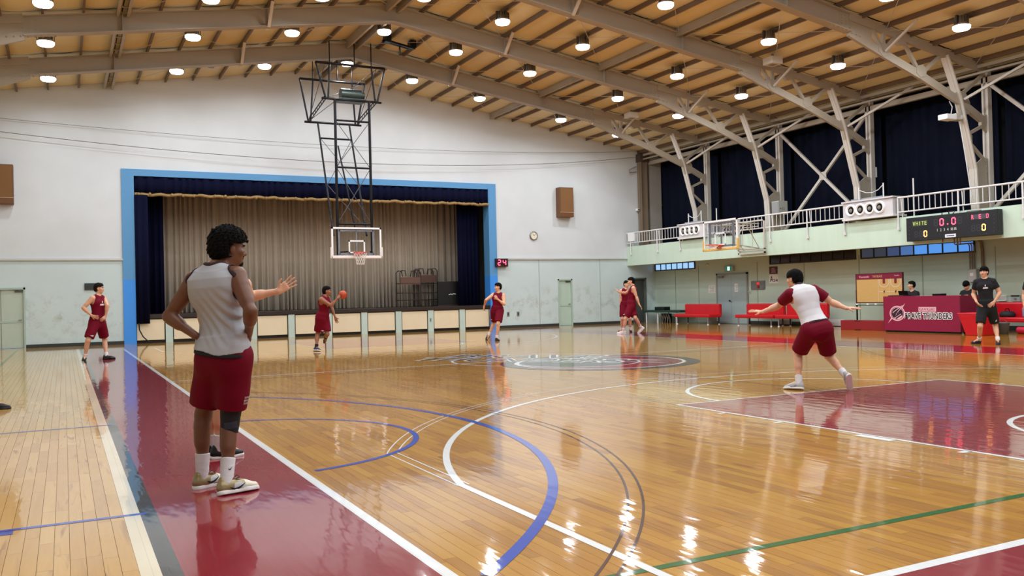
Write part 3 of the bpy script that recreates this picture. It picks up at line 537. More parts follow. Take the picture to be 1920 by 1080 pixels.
# rolling racks, black panel on the stage
M_RACK = mat('dark rack steel', '#3b2c27', rough=.5, metal=.3)
def rack(x, y, w, h, d, label):
    t = thing('stage_rack', label, 'rack', (x, y, 1.055)); r = .022
    for sy in (0, d):
        b = MB(); b.tube([(-w/2, sy, .08), (-w/2, sy, h-.1), (-w/2+.08, sy, h), (-w/2+.25, sy, h), (-w/2+.3, sy, h-.25)], r, 6); b.build('upright', M_RACK, t)
        b = MB(); b.tube([(w/2, sy, .08), (w/2, sy, h-.1), (w/2-.08, sy, h), (w/2-.25, sy, h), (w/2-.3, sy, h-.25)], r, 6); b.build('upright', M_RACK, t)
    for z in (.3, .62, 1.05):
        b = MB(); b.cyl((-w/2, 0, z), (w/2, 0, z), .018, 6); b.cyl((-w/2, d, z), (w/2, d, z), .018, 6); b.cyl((-w/2, 0, z), (-w/2, d, z), .016, 6); b.cyl((w/2, 0, z), (w/2, d, z), .016, 6); b.build('cross_bar', M_RACK, t)
    b = MB(); b.box(-w/2, w/2, -.01, .01, h-.62, h-.3); b.build('upper_panel', mat('rack panel', '#6b4c40', rough=.6), t)
    b = MB(); b.bar((-w/2+.3, 0, .08), (-w/2+.22, 0, h-.6), .015, .015); b.bar((w/2-.3, d, .08), (w/2-.25, d, h-.6), .015, .015); b.build('stay', M_RACK, t)
    for sx in (-1, 1):
        for sy in (0, d): MB().cyl((sx*w/2-.012, sy, .04), (sx*w/2+.012, sy, .04), .04, 10).build('caster', mat('black rubber', '#151515', rough=.7), t)
rack(12.15, 34.0, .98, 1.62, .5, 'shorter dark steel rolling rack standing on the stage'); rack(13.22, 34.6, .95, 1.72, .5, 'taller dark steel rolling rack standing beside the black panel on stage')
t = thing('stage_black_panel', 'large black panel with small white mark on the stage right side', 'panel', (14.0, 33.45, 1.055))  # plain black panel carrying a white logo, not a screen
MB().box(-.78, .75, -.06, .08, .06, 1.1).build('board', mat('black panel skin', '#0c0b0c', rough=.5), t, bevel=.02); b = MB(); b.box(-.8, .77, -.075, .1, 0, .06); b.build('base', M_RACK, t)
b = MB(); stroke(b, [(-.17, .5), (-.05, .535), (-.01, .5), (.06, .54), (.18, .52)], .03, lambda x, z, h: (x-.1, -.063-h, z), False, .002); b.build('printed_mark', mat('white print', '#d8d8d8'), t)
tag(MB().cyl((14.95, 31.78, 0), (14.95, 31.78, .9), .02, 8).build('pole', M_RACK), 'thin dark pole standing on floor at right end of the stage apron', 'pole')
b = MB(); b.tube([(.77, 31.84, .75), (.78, 31.83, .5), (.9, 31.8, .25), (1.08, 31.75, .06), (1.2, 31.7, .012)], .022, 8); tag(b.build('black_cable', mat('black rubber', '#151515')), 'thick black cable dropping from the left navy curtain to the floor', 'cable')
# ================================================================ HOOPS
M_BLK = mat('black tube', '#15151a', rough=.35, metal=.5); M_GLASS = mat('backboard glass', '#dfe8ea', rough=.02, trans=1, ior=1.05, alpha=.35, spec=.6); M_WHT = mat('white board paint', '#eef0f2', rough=.4); M_PAD = mat('white padding', '#e6ddd8', rough=.6); M_ORANGE = mat('rim orange', '#d8412a', rough=.4); M_NET = mat('white net', '#e8e4da', rough=.8)
M_ALU = mat('grey frame', '#9a9ca8', rough=.4, metal=.4); M_YEL = mat('yellowed padding', '#dcb96a', rough=.6)
def backboard(t, pad, netlen=1.0):
    # local: face at y=0 looking to -y, centre x=0, z from 2.9 to 3.95
    MB().box(-.87, .87, .0, .012, 2.93, 3.92).build('glass', M_GLASS, t)
    b = MB(); F = lambda x, z, h: (x, -.003-h, z)
    for (x0, x1, z0, z1) in ((-.9, -.84, 2.9, 3.95), (.84, .9, 2.9, 3.95), (-.9, .9, 3.89, 3.95), (-.9, .9, 2.9, 2.96)): b.box(x0, x1, -.012, .03, z0, z1)
    b.build('border', M_WHT, t)
    b = MB()
    for (x0, x1, z0, z1) in ((-.295, -.245, 3.05, 3.5), (.245, .295, 3.05, 3.5), (-.295, .295, 3.45, 3.5), (-.295, .295, 3.05, 3.09)): b.box(x0, x1, -.006, .0, z0, z1)
    b.build('target_square', M_WHT, t)
    b = MB(); b.box(-.93, .93, -.04, .05, 2.86, 2.95); b.box(-.94, -.875, -.04, .05, 2.86, 3.25); b.box(.875, .94, -.04, .05, 2.86, 3.25); b.build('padding', pad, t, bevel=.015)
    b = MB()
    for x in (-.62, .62): b.box(x-.03, x+.03, .03, .09, 2.95, 3.88)
    for z in (3.02, 3.84): b.box(-.62, .62, .03, .08, z-.03, z+.03)
    b.box(-.02, .02, .03, .07, 3.0, 3.84); b.build('support_frame', M_ALU, t)
    rim = MB(); c = (0, -.375); pts = [(c[0]+.235*math.cos(a), c[1]+.235*math.sin(a), 3.05) for a in np.linspace(0, 2*math.pi, 33)[:-1]]; rim.tube(pts, .011, 8, True)
    rim.box(-.11, .11, -.16, -.0, 3.0, 3.06); rim.bar((-.09, -.02, 2.94), (-.12, -.3, 3.04), .015, .03); rim.bar((.09, -.02, 2.94), (.12, -.3, 3.04), .015, .03); rm = rim.build('rim', M_ORANGE, t)
    net = MB(); K = 12; lev = [(.235, 3.04), (.2, 2.94), (.165, 2.83), (.14, 2.72), (.13, 2.62)]
    for k in range(K):
        for s in (1, -1):
            p = [(c[0]+r*math.cos(2*math.pi*(k+s*.5*i)/K), c[1]+r*math.sin(2*math.pi*(k+s*.5*i)/K), z) for i, (r, z) in enumerate(lev)]; p = [(a_, b_, 3.04+(z_-3.04)*netlen) for a_, b_, z_ in p]; net.tube(p, .006, 4)
    tag(net.build('net', M_NET, rm), kind='stuff')
t = thing('hanging_hoop', 'ceiling-hung basketball hoop on black tube tower before the stage', 'basketball hoop', (7.5, 26.8, 0)); backboard(t, M_PAD)
def tubes(name, segs, r, m=M_BLK):
    b = MB()
    for p, q in segs: b.cyl(p, q, r, 8)
    return b.build(name, m, t)
yf, yr = .4, 2.6
for i, (yy, zt_, zb_, xt0, xt1, xb0, xb1) in enumerate(((yf, 9.75, 8.5, -1.22, 1.3, -.88, 1.0), (yr, 9.68, 8.08, -1.25, 1.25, -.95, .93))):
    tubes('top_bar', [((xt0, yy, zt_), (xt1, yy, zt_))], .045); tubes('lower_bar', [((xb0-.15, yy, zb_), (xb1+.15, yy, zb_)), ((xb0-.1, yy+.1, zb_+.03), (xb1+.1, yy+.1, zb_+.03))], .04)
    for x0, x1 in ((xt0, xb0), (xt0+.5, xb0+.08), (xt1-.5, xb1-.08), (xt1, xb1)): tubes('hanger', [((x0, yy, zt_), (x1, yy, zb_))], .035)
    tubes('suspension_rod', [((xt0+.5, yy, zt_), (xt0+.5, yy, RZ+.05-.158*.2)), ((xt1-.5, yy, zt_), (xt1-.5, yy, RZ+.0)), ((.18, yy, zt_), (.18, yy, RZ+.0))], .02)
for x in (-.56, .69): tubes('post', [((x, yf, 8.5), (x, yf, 3.0))], .05)
for x in (-.6, .61): tubes('rear_strut', [((x, yr, 8.06), (x-.05, .6, 3.7))], .036)
for x in (-.25,): tubes('rear_strut', [((x, 1.2, 7.0), (x+.4, .5, 3.75))], .03)
for z in (7.76, 6.1, 4.1): tubes('cross_tube', [((-.56, yf, z), (.69, yf, z))], .035)
for z, y in ((7.45, 2.3),): tubes('cross_tube', [((-.6, y, z), (.6, y, z))], .035)
tubes('wire_brace', [((-.56, yf, 7.76), (.69, yf, 6.1)), ((.69, yf, 7.76), (-.56, yf, 6.1)), ((-.56, yf, 6.1), (.69, yf, 4.1)), ((.69, yf, 6.1), (-.56, yf, 4.1)), ((-.6, 2.3, 7.45), (.6, 1.45, 5.6)), ((.6, 2.3, 7.45), (-.6, 1.45, 5.6)), ((-.6, 1.45, 5.6), (.56, .7, 4)), ((-.88, yf, 8.5), (1.2, yr, 9.68)), ((-.95, yr, 8.1), (1.0, yf, 9.7)), ((-.95, yr, 8.1), (-.88, yf, 9.75)), ((.93, yr, 8.1), (1.0, yf, 9.75))], .012, mat('grey wire', '#55555c', metal=.5))
for x in (-.9, .95):
    b = MB()
    for dz in (0, .14): b.cyl((x, yf, 8.5-dz+.1), (x, yr, 8.15-dz+.1), .022, 6)
    for k in range(9): u = k/8; b.cyl((x, yf+(yr-yf)*u, 8.6-.35*u), (x, yf+(yr-yf)*u, 8.46-.35*u), .014, 5)
    b.build('ladder_brace', M_BLK, t)
b = MB(); b.cyl((-.25, yf+.35, 8.78), (.5, yf+.35, 8.78), .2, 16); b.box(-.35, .6, yf+.1, yf+.6, 8.5, 8.6); b.cyl((.5, yf+.35, 8.78), (.62, yf+.35, 8.78), .13, 12); wn = b.build('winch', mat('winch grey green', '#4a5552', rough=.35, metal=.5), t)
b = MB(); b.box(-.3, .55, .38, .42, 3.85, 3.95); b.bar((-.55, .4, 3.9), (-.3, .05, 3.9), .04, .04); b.bar((.68, .4, 3.9), (.5, .05, 3.9), .04, .04); b.bar((-.55, .4, 3.1), (-.3, .05, 3.1), .04, .04); b.bar((.68, .4, 3.1), (.5, .05, 3.1), .04, .04); b.build('board_bracket', M_BLK, t)
# side basket folded out from the balcony
t = thing('side_hoop', 'side basketball hoop with yellowed padding held out from the balcony', 'basketball hoop', (19.15, 21.37, 0), math.radians(90)); backboard(t, M_YEL, .3)
# local y (away from the face) points to world -x after +90 deg? face must look to -x: rotate so local -y -> world -x
t.rotation_euler = (0, 0, math.radians(-90))
b = MB(); K = -1.95; Wx = lambda x, y: x*(1-.25*y/3.2)+K*y/3.2
for x in (-.6, .6):
    P3 = lambda y, z: (Wx(x, y), y, z)
    b.cyl(P3(.08, 3.8), P3(3.22, 4.0), .022, 8); b.cyl(P3(.08, 3.05), P3(3.22, 3.05), .022, 8); b.cyl(P3(.08, 3.05), P3(1.6, 3.9), .016, 6); b.cyl(P3(1.6, 3.9), P3(3.2, 3.05), .016, 6)
    for y in (1.2, 2.4): b.cyl(P3(y, 3.05), P3(y, 3.88), .014, 6)
for y in (1.2, 2.4, 3.2):
    for z in (3.05, 3.9): b.cyl((Wx(-.6, y), y, z), (Wx(.6, y), y, z), .016, 6)
b.build('folding_arm', M_STEELP, t)
b = MB(); xa, xb = K-.75, K+.75; b.box(xa, xa+.06, 3.2, 3.27, 2.85, 4.15); b.box(xb-.06, xb, 3.2, 3.27, 2.85, 4.15); b.box(xa, xb, 3.2, 3.26, 2.85, 2.91); b.box(xa, xb, 3.2, 3.26, 3.0, 3.04); b.box(xa, xb, 3.2, 3.26, 4.1, 4.15); b.build('wall_mount', M_STEELP, t)
# second retracted hoop mount at the ridge
t = thing('ridge_bracket', 'small black mounting bracket under the ridge beyond the second frame', 'bracket', (8.75, 25.6, 10.2)); b = MB(); b.bar((-.55, -.3, 0), (.65, .1, -.05), .07, .07); b.bar((-.55, 0, .06), (.65, .4, .0), .07, .07); b.build('bar', M_BLK, t); MB().box(-.5, -.3, -.2, .1, .0, .28).build('clamp', M_BLK, t); MB().box(.5, .72, .1, .4, -.02, .24).build('clamp', M_BLK, t); MB().cyl((.1, .1, 0), (.1, .1, -.35), .03, 6).build('hook', M_BLK, t)
# ================================================================ THINGS ON THE STAGE WALL
M_WOODB = mat('speaker walnut', '#6a4528', rough=.5, var=.15, stretch=(8, 8, 1)); M_CLOTH = mat('speaker cloth', '#7c5836', rough=.9)
def speaker(x, label):
    t = thing('wall_speaker', label, 'speaker', (x, 32, 5.0)); w = .37
    MB().box(-w, w, -.36, 0, 0, 1.36).build('cabinet', M_WOODB, t, bevel=.012); MB().box(-w+.04, w-.04, -.375, -.36, .22, 1.32).build('grille', M_CLOTH, t); MB().box(-w, w, -.372, -.36, .2, .225).build('strip', mat('speaker pale strip', '#b89a80'), t)
speaker(18.97, 'brown wooden wall speaker high on the wall right of the stage'); speaker(-3.52, 'brown wooden wall speaker at the left edge, high on the stage wall')
t = thing('wall_clock', 'round white wall clock right of the blue stage frame', 'clock', (17.38, 32, 4.14))
b = MB(); b.lathe([(0, 0), (.2, 0), (.21, -.03), (.19, -.07), (.165, -.07)], n=28, axis='y'); b.build('case', mat('clock case', '#8d8a83', rough=.3, metal=.7), t); b = MB(); b.lathe([(0, -.05), (.17, -.05)], n=28, axis='y'); b.build('dial', mat('clock dial', '#e6dfcd'), t)
b = MB(); b.bar((0, -.056, 0), (-.05, -.056, .085), .012, .004, (0, 1, 0)); b.bar((0, -.06, 0), (.1, -.06, .1), .008, .004, (0, 1, 0)); b.build('hands', mat('clock black', '#141414'), t)
SEG = {'0': 'abcdef', '2': 'abged', '4': 'fgbc', '8': 'abcdefg'}
def seg7(mb, ch, ox, oz, w, h, th, f, only=None):
    g = {'a': ((.12, 1), (.88, 1)), 'd': ((.12, 0), (.88, 0)), 'g': ((.12, .5), (.88, .5)), 'f': ((0, .55), (0, .95)), 'e': ((0, .05), (0, .45)), 'b': ((1, .55), (1, .95)), 'c': ((1, .05), (1, .45))}
    for s in (SEG[ch] if only is None else only):
        (xa, za), (xb, zb) = g[s]; stroke(mb, [(ox+xa*w, oz+za*h), (ox+xb*w, oz+zb*h)], th, f, False, .002)
M_SB = mat('scoreboard shell', '#1a1c22', rough=.45); M_LEDR = mat('red led', '#ff2040', emit=(1, .06, .12), estr=5); M_LEDO = mat('orange led', '#ffa040', emit=(1, .42, .12), estr=4); M_LEDY = mat('dim led', '#a8b860', emit=(.55, .65, .25), estr=.6); M_OFF = mat('unlit led', '#34363d', rough=.4); M_LEDP = mat('pink red led', '#ff4060', emit=(1, .1, .2), estr=1.6)
t = thing('shot_clock', 'small red digital shot clock reading 24 beside the stage frame', 'clock', (15.66, 31.86, 2.74)); MB().box(-.3, .3, -.06, .14, 0, .36).build('case', mat('shot clock case', '#2a0d12', rough=.4), t, bevel=.01)
b = MB(); F = lambda x, z, h: (x, -.062-h, z); seg7(b, '2', -.2, .07, .13, .22, .04, F); b.build('digit', M_LEDR, t); b = MB(); seg7(b, '4', .05, .07, .13, .22, .04, F); b.build('digit', M_LEDR, t)
tag(MB().box(-1.0, -.42, 31.95, 32, 2.0, 2.24).build('wall_vent', mat('dark vent', '#2c3436', rough=.5)), 'dark rectangular vent plate on the wall above the far left player', 'vent')
for i, (x, z) in enumerate(((-.52, .55), (16.0, .62), (16.5, .62))):
    t = thing('wall_outlet', ['small outlet plate on the wall left of the blue stage frame', 'left outlet plate of the pair right of the running player', 'right outlet plate of the pair, toward the green door'][i], 'outlet', (x, 32, z)); MB().box(-.06, .06, -.015, 0, -.1, .1).build('plate', M_GREY, t); MB().box(-.03, .03, -.02, -.015, -.05, .05).build('socket', M_DKBASE, t)
def wire(label, pts, r=.012):
    n = 24; (a, b_, c_) = [Vector(p) for p in pts]; P = []
    for i in range(n+1): u = i/n; P.append(a*(1-u)*(1-2*u)+b_*4*u*(1-u)+c_*u*(2*u-1))
    mb = MB(); mb.tube(P, r, 6); o = mb.build('suspension_cable', mat('grey cable', '#6e6a66')); tag(o, label, 'cable')
wire('lower sagging cable strung across the stage wall above the frame', [(-8.6, 31.7, 7.95), (8.3, 31.7, 7.0), (23.2, 31.7, 8.0)]); wire('upper sagging cable strung across the stage wall near the roof', [(-8.6, 31.85, 8.25), (8.3, 31.85, 7.7), (23.4, 31.85, 8.3)], .008)
b = MB(); b.tube([(23.1, 31.95, 7.55), (22.6, 31.8, 7.35), (22.6, 31.8, 7.2), (23.1, 31.95, 7.3)], .02, 6); tag(b.build('wall_hook', M_GREY), 'small bent bracket on the wall beside the brown column', 'bracket')
t = thing('wall_camera', 'small white camera on the wall beside the brown column', 'camera', (23.05, 31.85, 5.45)); MB().box(-.06, .06, -.08, .06, -.05, .05).build('body', M_WHT, t); MB().cyl((0, -.08, 0), (0, -.12, 0), .03, 8).build('lens', M_BLK, t)
for i, (x, y) in enumerate(((19.0, 26.4), (18.6, 18.0), (3.0, 28.6))):
    z = ztop(x)-.3
    t = thing('junction_box', ['pale square junction box under the roof near the closest stage frame', 'pale square junction box under the roof by the third frame', 'pale junction box under the roof left of the hanging hoop'][i], 'box', (x, y, z)); MB().box(-.22, .22, -.22, .22, 0, .22).build('body', M_STEELP, t, bevel=.01); MB().box(-.1, .1, -.1, .1, -.01, 0).build('cover', M_GREY, t); MB().box(-.03, .03, -.03, .03, .22, .34).build('hanger', M_GREY, t)
# ================================================================ BALCONY AND RIGHT SIDE
M_BALC = mat('balcony mint paint', '#c6dbcb', rough=.6, var=.08, vscale=1.2, stretch=(1, 3, .35)); M_RAIL = mat('white rail paint', '#dcdde0', rough=.4); M_SOF = mat('soffit paint', '#b0a98c', rough=.7)
b = MB(); b.box(22.47, 22.75, Y0, 31.99, 2.75, 3.66); tag(b.build('trim_20', M_BALC), kind='structure')
tag(MB().box(22.75, 25.0, Y0, 31.99, 3.45, 3.66).build('slab', M_SOF), kind='structure')
tag(MB().box(22.44, 22.47, 14.98, 15.0, 2.75, 3.66).build('trim_21', M_GREY), kind='structure')
t = thing('balcony_railing', 'long white tube railing along the balcony edge', 'railing', (22.42, 0, 0))
PY = [31.6, 29.5, 27.85, 25.95, 24.2, 22.35, 20.45, 18.75, 16.55, 14.4, 12.4, 10.3, 8.2, 6.1, 4, 1.9, -.2, -2.3]
def rail(y0, y1): 
    MB().cyl((0, y0, 4.29), (0, y1, 4.29), .03, 8).build('top_rail', M_RAIL, t); MB().cyl((0, y0, 3.82), (0, y1, 3.82), .024, 8).build('bottom_rail', M_RAIL, t)
rail(27.85, 31.9); rail(18.75, 25.95); rail(-2.5, 16.55)
for y in PY:
    b = MB(); b.cyl((0, y, 3.28), (0, y, 4.29), .028, 8); b.cyl((.05, y-.13, 3.66), (.0, y-.13, 4.25), .018, 6); b.box(-.015, .04, y-.04, y+.04, 3.25, 3.35); b.build('post', M_RAIL, t)
for a, b_ in zip(PY, PY[1:]):
    if (a, b_) in ((27.85, 25.95), (18.75, 16.55)): continue
    n = max(2, round((a-b_)/.2))
    if a < 8.2: continue
    for k in range(1, n): y = a+(b_-a)*k/n; MB().cyl((0, y, 3.82), (0, y, 4.29), .013, 6).build('baluster', M_RAIL, t)
tag(MB().box(22.38, 22.44, 31.25, 31.75, 3.9, 4.3).build('rail_plate', M_WHT), 'white plate hung on the railing at the stage end', 'plate')
def nozzle_unit(y0, y1, label):
    t = thing('nozzle_unit', label, 'ventilation unit', (22.3, (y0+y1)/2, 3.72)); w = (y1-y0)/2; mw = mat('unit white paint', '#cfcdd2', rough=.45)
    MB().box(.0, .55, -w, w, .06, .6).build('casing', mw, t, bevel=.015); MB().box(-.06, .6, -w-.05, w+.05, .6, .65).build('lid', mw, t); MB().box(-.04, .6, -w-.05, w+.05, 0, .06).build('shelf', M_RAIL, t)
    for k in range(4):
        y = w-.32-k*(2*w-.75)/3.2; b = MB(); b.lathe([(.12, .02), (.15, -.05), (.2, -.06), (.215, 0)], (0, y, .33), 20, 'x'); nz = b.build('nozzle', M_WHT, t); b = MB(); b.lathe([(0, -.005), (.145, -.005)], (0, y, .33), 20, 'x'); b.build('nozzle_throat', M_BLK, nz); b = MB(); b.lathe([(0, -.03), (.055, -.03), (.07, -.008)], (0.0, y+.02, .33), 12, 'x'); b.build('nozzle_core', M_GREY, nz)
    b = MB(); b.box(.3, .95, -w*.35, w*.95, .66, .74); b.build('duct', mat('duct grey', '#8f9499', rough=.5), t)
    b = MB()
    for y, h in ((w*.55, 1.1), (-w*.45, 1.15), (-w*1.6, 1.15)): b.cyl((.25, y, .62 if abs(y) < w else -.05), (.25, y, h), .025, 6)
    b.tube([(.25, w*.55, 1.02), (.25, w*.25, .9), (.25, 0, .88), (.25, -w*.25, .95), (.25, -w*.45, 1.1)], .014, 5); b.build('chain_post', M_RAIL, t)
nozzle_unit(26.05, 27.75, 'white ventilation unit with four round nozzles behind the side hoop'); nozzle_unit(16.65, 18.65, 'white ventilation unit with four round nozzles left of the scoreboard')
# curtains on the upper wall
M_NV2 = mat('navy window curtain', '#0a1022', rough=.9, spec=.15, bump=.08)
for i, y in enumerate([32.0]+[f-.0 for f in FY[:6]]):
    y1 = ([32.0]+FY)[i]-.12 if i else 31.75; y0 = FY[i]+.12
    curtain('window_curtain', 'dark navy blackout curtain above the balcony, ' + ['bay nearest the stage wall', 'bay between first and second columns', 'bay behind the white cross brace', 'bay between third and fourth columns', 'bay right of the scoreboard column', 'sixth bay from the stage', 'seventh bay from the stage'][i], y0, y1, 24.45, 3.67, 7.95, M_NV2, .5, .05, 11+i, axis='y', thick=.02)
# scoreboard
t = thing('scoreboard', 'black electronic scoreboard fixed to the balcony front', 'scoreboard', (22.2, 14.55, 2.84)); W2, HH = 1.53, .74
MB().box(0, .24, -W2, W2, 0, HH).build('case', M_SB, t, bevel=.012); FX = lambda y, z, h: (-.002-h, -y, z)
def dig(chars, ox, oz, w, h, th, m, gap, off):
    for i, ch in enumerate(chars):
        x = ox+i*gap; lit = MB(); un = MB()
        if ch == '.': lit.cyl((-.004, -(x+w*.5), oz+.02), (-.001, -(x+w*.5), oz+.02), .02, 8); lit.build('decimal_point', m, t); continue
        if ch != '_': seg7(lit, ch, x, oz, w, h, th, FX); lit.build('digit', m, t)
        seg7(un, '8', x, oz, w, h, th*(1 if ch == '_' else .6), lambda y, z, hh: (-.0012-hh*.2, -y, z), None if ch == '_' else 'g'); un.build('unlit_digit', M_OFF, t)
dig('_0.0_', -.52, .42, .115, .19, .032, M_LEDR, .2, 0); dig('__0', -1.22, .12, .10, .17, .03, M_LEDO, .165, 0); dig('__0', .72, .16, .10, .17, .03, M_LEDO, .165, 0)
MB().box(-.004, 0, .76, 1.30, .46, .62).build('name_window', mat('led window green', '#39402e'), t); MB().box(-.004, 0, -1.28, -.72, .5, .64).build('name_window', mat('led window grey', '#4a4650'), t)
for i, ch in enumerate('WHITE'): text('team_letter', ch, .13, (-.006, 1.24-.105*i, .54), (0, -1, 0), (0, 0, 1), M_LEDY, t, height=.12, width=.07 if ch != 'I' else .02)
for i, ch in enumerate('RED'): text('team_letter', ch, .13, (-.006, -.76-.235*i, .57), (0, -1, 0), (0, 0, 1), M_LEDP, t, height=.13, width=.075)
for i, ch in enumerate('1234'): text('period_number', ch, .1, (-.004, .42-.12*i, .28), (0, -1, 0), (0, 0, 1), mat('board print white', '#d9d9dc'), t, height=.085)
for i, ch in enumerate('延長'): text('period_mark', ch, .1, (-.004, -.08-.11*i, .28), (0, -1, 0), (0, 0, 1), mat('board print white', '#d9d9dc'), t, height=.08)
b = MB()
for y in (-1.42, 1.42):
    for k in range(5): b.cyl((-.004, y, .1+k*.12), (0, y, .1+k*.12), .02, 8)
for y in (-.98, -1.08, -1.18, .82, .92, 1.02): b.cyl((-.004, y, .05), (0, y, .05), .016, 8)
b.build('foul_lamps', M_OFF, t)
MB().box(-.006, 0, -.2, .16, .03, .13).build('maker_plate', M_WHT, t)
b = MB(); b.box(-.008, -.006, -.15, .11, .065, .095); b.build('plate_print', mat('plate blue print', '#4a5a9a'), t)
b = MB(); b.tube([(.1, -.05, HH), (.1, -.12, HH+.08), (.1, .1, HH+.08), (.1, .08, HH)], .02, 6); b.build('hanger', M_BLK, t); MB().box(.1, .22, -.9, -.5, HH, HH+.04).build('cable_tray', M_GREY, t)
# conduits below the scoreboard
M_COND = mat('conduit brown', '#7a6a58', rough=.5)
b = MB()
for k in range(3): b.tube([(22.46, 14.6-.1*k, 2.9), (22.46, 14.6-.1*k, 2.68), (22.6, 14.65-.1*k, 2.66), (23.95, 15.2-.08*k, 2.74), (24.04, 15.22-.08*k, 2.65), (24.04, 15.22-.08*k, 1.92)], .02, 8)
b.tube([(22.8, 15.0, 2.95), (23.9, 14.95, 2.9), (24.03, 14.82, 2.78), (24.03, 14.78, 2.5), (24.03, 14.78, .2)], .045, 8)
tag(b.build('conduit_pipes', M_COND), 'brown conduit pipes running down the wall below the scoreboard', 'pipes', kind='stuff')
def wallbox(name, label, cat, y, z, w, h, d, m, parts=()):
    t = thing(name, label, cat, (24.1-d, y, z)); MB().box(0, d, -w/2, w/2, 0, h).build('body', m, t, bevel=.006)
    for n, (y0, y1, z0, z1, dd, mm) in parts: MB().box(-dd, 0, y0, y1, z0, z1).build(n, mm, t)
    return t
M_LG = mat('light grey box', '#a8aca8', rough=.5)
wallbox('electrical_box', 'grey electrical box under the conduit behind the standing coach', 'box', 15.1, 1.5, .3, .42, .15, M_LG, [('door', (-.13, .13, .03, .39, .01, M_STEELP)), ('label_plate', (-.05, .06, .2, .3, .014, M_WHT))])
wallbox('wall_phone_box', 'pale flip-lid box on the wall beside the coach elbow', 'box', 14.2, .9, .3, .17, .1, M_WHT, [('lid', (-.14, .14, .05, .16, .012, M_STEELP))])
wallbox('socket_box', 'open socket box with dark rim on the wall right of the coach', 'box', 13.75, .88, .28, .2, .08, M_LG, [('rim', (-.13, .13, .16, .19, .02, M_BLK)), ('socket', (-.04, .04, .05, .12, .012, M_GREY))])
tag(MB().box(24.08, 24.1, 12.0, 14.35, 1.05, 2.0).build('access_panel', mat('access panel paint', '#b3bda9')), 'large flat painted access panel on the wall behind the coach', 'panel')
wallbox('fire_alarm_panel', 'grey fire hydrant alarm panel with red lamp right of the double door', 'alarm panel', 24.85, 1.45, .8, .36, .05, mat('alarm panel grey', '#74787c'), [('alarm_button', (-.32, -.2, .02, .14, .02, M_GREY))])
t = bpy.data.objects['fire_alarm_panel']; b = MB(); b.lathe([(0, -.09), (.04, -.07), (.06, -.02), (.06, 0)], (0, -.05, .25), 12, 'x'); b.build('alarm_lamp', mat('alarm red', '#c01018', emit=(1, .05, .05), estr=.6), t); MB().box(-.03, 0, -.1, 0, .05, .17).build('bell_push', mat('alarm red dull', '#9c1820'), t)
M_PAPER = mat('white paper', '#e4e4e2', rough=.7); M_INK = mat('ink', '#26262a', rough=.7)
def sign(name, label, cat, y, z, w, h, m, d=.012):
    t = thing(name, label, cat, (24.1-d, y, z)); MB().box(0, d, -w/2, w/2, 0, h).build('plate', m, t); return t
RT, UP = (0, -1, 0), (0, 0, 1)
t = sign('section_sign', 'white sign reading A2-4 on the wall behind the defender', 'sign', 23.95, 1.69, .52, .35, M_PAPER); text('lettering', 'A', .3, (-.002, .12, .18), RT, UP, M_INK, t, height=.24, width=.18, offset=.004); text('lettering', '2-4', .2, (-.002, -.1, .12), RT, UP, M_INK, t, height=.12, width=.24, offset=.004)
t = sign('notice_plate', 'small dark maroon notice above the white A2-4 sign', 'sign', 23.96, 2.07, .46, .3, mat('maroon plate', '#4a0f1a', rough=.5)); b = MB()
for k in range(4): b.box(-.002, 0, -.14+.02*k, .14-.03*(k % 2), .05+.055*k, .075+.055*k)
b.build('print_lines', mat('pink print', '#b98a90'), t)
def paper(label, y, z, w, h, x=24.1):
    t = sign('paper_notice', label, 'notice', y, z, w, h, M_PAPER, .006); t.location.x = x-.006; b = MB()
    for k in range(5): b.box(-.001, 0, -w*.38, w*(.38-.1*(k % 3)), h*(.15+.15*k), h*(.19+.15*k))
    b.build('print_lines', M_GREY, t)
paper('white paper notice on the wall left of the grey double door', 27.8, 1.35, .46, .34); paper('small white paper notice taped on the grey double door', 26.15, 1.38, .2, .35, 24.05); 
t = thing('exit_sign', 'green lit exit sign with running figure over the grey double door', 'exit sign', (24.0, 26.55, 2.28)); MB().box(0, .1, -.28, .3, 0, .22).build('case', M_LG, t); MB().box(-.004, 0, -.2, .2, .02, .2).build('green_panel', mat('exit green', '#1c4a3a', emit=(.02, .25, .15), estr=.5), t); MB().box(-.006, -.003, -.07, .07, .03, .19).build('lit_field', mat('exit lit', '#c8ffe8', emit=(.55, 1, .8), estr=2), t)
b = MB(); F = lambda x, z, h: (-.007-h, -x, z); b.cyl((-.008, .01, .165), (-.006, .01, .165), .014, 8); [stroke(b, p, .018, F, False, .001) for p in ([(-.01, .15), (.01, .1)], [(.01, .1), (.045, .075)], [(.01, .1), (-.02, .07), (-.05, .06)], [(-.01, .14), (.035, .135)], [(-.01, .14), (-.04, .12)])]; b.build('running_figure', mat('exit figure', '#0d5a3a'), t)
b = MB(); b.lathe([(0, -.06), (.06, -.05), (.08, 0)], (24.1, 28.05, 2.62), 12, 'x'); tag(b.build('wall_bell', mat('bell white', '#d9d2b8')), 'small round white bell on the wall under the balcony', 'bell')  # domed white wall bell, not a lamp
t = thing('switch_plate', 'small switch plate right of the grey double door', 'switch', (24.08, 25.42, 1.35)); MB().box(0, .02, -.1, .1, -.06, .06).build('plate', M_STEELP, t); b = MB(); b.cyl((-.01, .04, 0), (0, .04, 0), .02, 8); b.cyl((-.01, -.04, 0), (0, -.04, 0), .02, 8); b.build('button', M_GREY, t)
